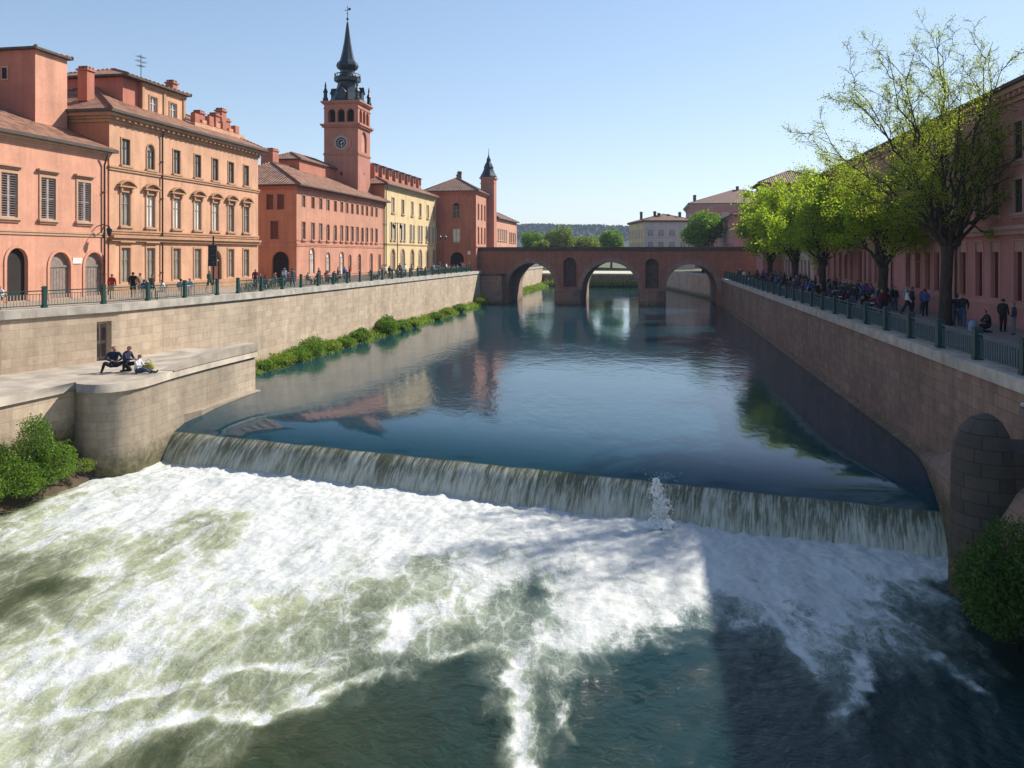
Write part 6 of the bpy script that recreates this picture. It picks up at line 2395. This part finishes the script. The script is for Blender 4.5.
spots = []
for i in range(500):
    D = rp.choice((rp.uniform(50, 82), rp.uniform(83, 146)))
    o = rp.uniform(1.3, 4.2)
    p_ = V((lwx(D) - o, D, 0))
    if len(spots) < 9 and all((p_ - q_).length > .8 for q_ in spots):
        spots.append(p_)
for p_ in spots:
    t, b, h = rp.choice(('navy', 'black', 'black', 'grey', 'maroon', 'red', 'white', 'tan', 'dark green')), rp.choice(('dark', 'black', 'blue jeans', 'beige')), rp.choice(('black', 'brown', 'fair', 'black'))
    k = rp.choice(('stand', 'stand', 'walk'))
    person(k, (p_.x, p_.y, ZL), rp.uniform(0, 6.28), t, b, h, plabel('%s person in %s top, %s hair, %s' % ({'stand': 'standing', 'walk': 'walking'}[k], t, h, where_l(p_.y))), 'people on the left quay', rp.uniform(.98, 1.08))


# bicycles leaning in a row by the left railing
def make_bicycle():
    t = thing('bicycle', 'dark bicycle parked by the green railing', 'bicycle')
    for x in (-.52, .52):
        mb = MB()
        n = 18
        ring_ = [(x + .33 * math.cos(2 * math.pi * k / n), 0, .34 + .33 * math.sin(2 * math.pi * k / n)) for k in range(n + 1)]
        mb.tube(ring_, .02, 5, M['iron'], cap=False)
        for k in range(8):
            a = math.pi * k / 8
            mb.tube([(x - .32 * math.cos(a), 0, .34 - .32 * math.sin(a)), (x + .32 * math.cos(a), 0, .34 + .32 * math.sin(a))], .004, 3, M['steel'])
        mb.build('wheel', t)
    mb = MB()
    for a, b in (((-.52, 0, .34), (-.15, 0, .85)), ((-.52, 0, .34), (-.05, 0, .3)), ((-.05, 0, .3), (-.18, 0, .92)), ((-.16, 0, .82), (.36, 0, .86)), ((-.05, 0, .3), (.38, 0, .76)), ((.34, 0, .98), (.52, 0, .34))):
        mb.tube([a, b], .018, 5, M['rail_green'])
    mb.build('frame', t)
    mb = MB()
    mb.box((-.31, -.06, .92), (-.06, .06, .97), M['iron'])
    mb.build('saddle', t)
    mb = MB()
    mb.tube([(.25, -.28, 1.03), (.35, -.2, 1.02), (.36, 0, 1.0), (.35, .2, 1.02), (.25, .28, 1.03)], .014, 5, M['iron'])
    mb.build('handlebar', t)
    return t


bi0 = make_bicycle()
for i, D in enumerate((63.5, 64.3, 65.2, 67.5, 92.5, 93.4, 94.4, 103.5, 104.6, 111.5, 112.6, 113.7, 122.5, 124, 130.5, 134, 136.8, 141.8)):
    o = bi0 if i == 0 else copy_tree(bi0)
    o.location = (lwx(D) - .95, D, ZL)
    o.rotation_euler = (R(8), 0, math.atan2(1, .174) + rp.uniform(-.5, .5))
    o['label'] = 'dark bicycle parked against the green railing ' + where_l(D)
    o['group'] = 'bicycles along the left railing'


# street lamps
def street_lamp(label, loc, h, rz, kind):
    t = thing('street_lamp', label, 'street lamp', loc, rz)
    mb = MB()
    mb.lathe([(.16, 0), (.16, .3), (.09, .45), (.065, .8), (.05, h - .3), (.04, h)], (0, 0), 8, M['iron'])
    mb.build('post', t)
    if kind == 'double':
        for s in (-1, 1):
            mb = MB()
            mb.tube([(0, 0, h - .25), (s * .3, 0, h - .05), (s * .62, 0, h - .2)], .03, 6, M['iron'])
            mb.build('arm', t)
            mb = MB()
            mb.lathe([(.04, h - .85), (.13, h - .75), (.19, h - .4), (.2, h - .36), (.1, h - .22), (.03, h - .14)], (s * .62, 0), 6, M['iron'])
            mb.build('lantern', t)
    else:
        mb = MB()
        mb.lathe([(.05, h), (.14, h + .1), (.22, h + .5), (.23, h + .54), (.12, h + .7), (.03, h + .85)], (0, 0), 6, M['iron'])
        mb.build('lantern', t)
    return t


street_lamp('tall double armed iron street lamp in front of the rose house', (lwx(104) - 1.6, 104, ZL), 7.2, .9, 'double')
street_lamp('tall double armed iron street lamp in front of the cream house', (lwx(128) - 1.8, 128, ZL), 6.2, .9, 'double')
street_lamp('single lantern iron street lamp between the second and third promenade trees', (fr(72)[0] - 1.2, 72, ZR), 4.6, 0, 'single')
sg = thing('traffic_signal', 'black signal box on a pole in front of the peach palazzo', 'traffic signal', (lwx(61.2) - 2.2, 61.2, ZL), R(10))
mb = MB()
mb.lathe([(.12, 0), (.12, .25), (.07, .3), (.06, 4.4)], (0, 0), 8, M['iron'])
mb.build('pole', sg)
mb = MB()
mb.box((-.3, -.45, 2.1), (.3, -.08, 3.7), M['iron'])
for z in (2.4, 2.9, 3.4):
    mb.lathe([(.14, z - .02), (.16, z), (.14, z + .02)], (0, -.47), 10, M['sash_dark'])
mb.build('signal_box', sg)

# ================================================================ air, sky, sun, camera
def m_haze(d):
    t = NT('haze')
    v = t.n('VolumePrincipled', {'Color': (.62, .78, 1.0, 1), 'Density': d, 'Anisotropy': 0.0})
    t.t.links.new(v.outputs[0], t.out.inputs['Volume'])
    return t.m


HAZE = .00017
mb = MB()
mb.box((-1600, -120, -6.0), (1800, 2000, 86), m_haze(HAZE))
tag(mb.build('haze'), 'thin blue haze in the air over the river and hills', 'haze', kind='stuff')

EL, AZ = R(38), R(52.0)
w = bpy.data.worlds.new('World')
SC.world = w
w.use_nodes = True
nt = w.node_tree
nt.nodes.clear()
sky = nt.nodes.new('ShaderNodeTexSky')
sky.sky_type = 'NISHITA'
sky.sun_disc = False
sky.sun_elevation = EL
sky.sun_rotation = AZ
sky.altitude = 100
sky.air_density = 1.0
sky.dust_density = .15
sky.ozone_density = 1.6
bgd = nt.nodes.new('ShaderNodeBackground')
bgd.inputs['Strength'].default_value = .118
wo = nt.nodes.new('ShaderNodeOutputWorld')
def _vm(op, a, b):                               # soft shoulder: keeps the sky by the sun from burning out
    nd = nt.nodes.new('ShaderNodeVectorMath')
    nd.operation = op
    for i_, q_ in enumerate((a, b)):
        if isinstance(q_, tuple):
            nd.inputs[i_].default_value = q_
        else:
            nt.links.new(q_, nd.inputs[i_])
    return nd.outputs[0]


den = _vm('ADD', _vm('MULTIPLY', sky.outputs[0], (.085, .075, .055)), (1, 1, 1))
nt.links.new(_vm('MULTIPLY', _vm('DIVIDE', sky.outputs[0], den), (1.28, 1.27, 1.25)), bgd.inputs[0])
nt.links.new(bgd.outputs[0], wo.inputs[0])
sd = bpy.data.lights.new('sun', 'SUN')
sd.energy = 5.0
sd.angle = R(.53)
sd.color = (1.0, .93, .83)
so = bpy.data.objects.new('sun', sd)
COL.objects.link(so)
tosun = V((math.sin(AZ) * math.cos(EL), math.cos(AZ) * math.cos(EL), math.sin(EL)))
so.rotation_euler = tosun.to_track_quat('Z', 'Y').to_euler()
so.location = tosun * 200

cd = bpy.data.cameras.new('camera')
cd.sensor_width = 36
cd.lens = 800 / 1024 * 36
cd.shift_y = -(384 - 255) / 1024
cd.clip_start = .5
cd.clip_end = 9000
co_ = bpy.data.objects.new('camera', cd)
COL.objects.link(co_)
co_.location = (0, 0, CAMH)
co_.rotation_euler = (R(90), 0, 0)
SC.camera = co_
SC.view_settings.view_transform = 'Standard'
SC.view_settings.look = 'None'
SC.view_settings.exposure = 0.45
SC.view_settings.gamma = 1
SC.view_settings.use_curve_mapping = False
SC.cycles.max_bounces = 8
SC.cycles.diffuse_bounces = 4
SC.cycles.glossy_bounces = 3
SC.cycles.transmission_bounces = 6
SC.cycles.volume_bounces = 0
SC.cycles.caustics_reflective = False
SC.cycles.caustics_refractive = False
SC.cycles.use_denoising = True
SC.cycles.sample_clamp_indirect = 6
SC.cycles.use_adaptive_sampling = True
SC.cycles.adaptive_threshold = .015
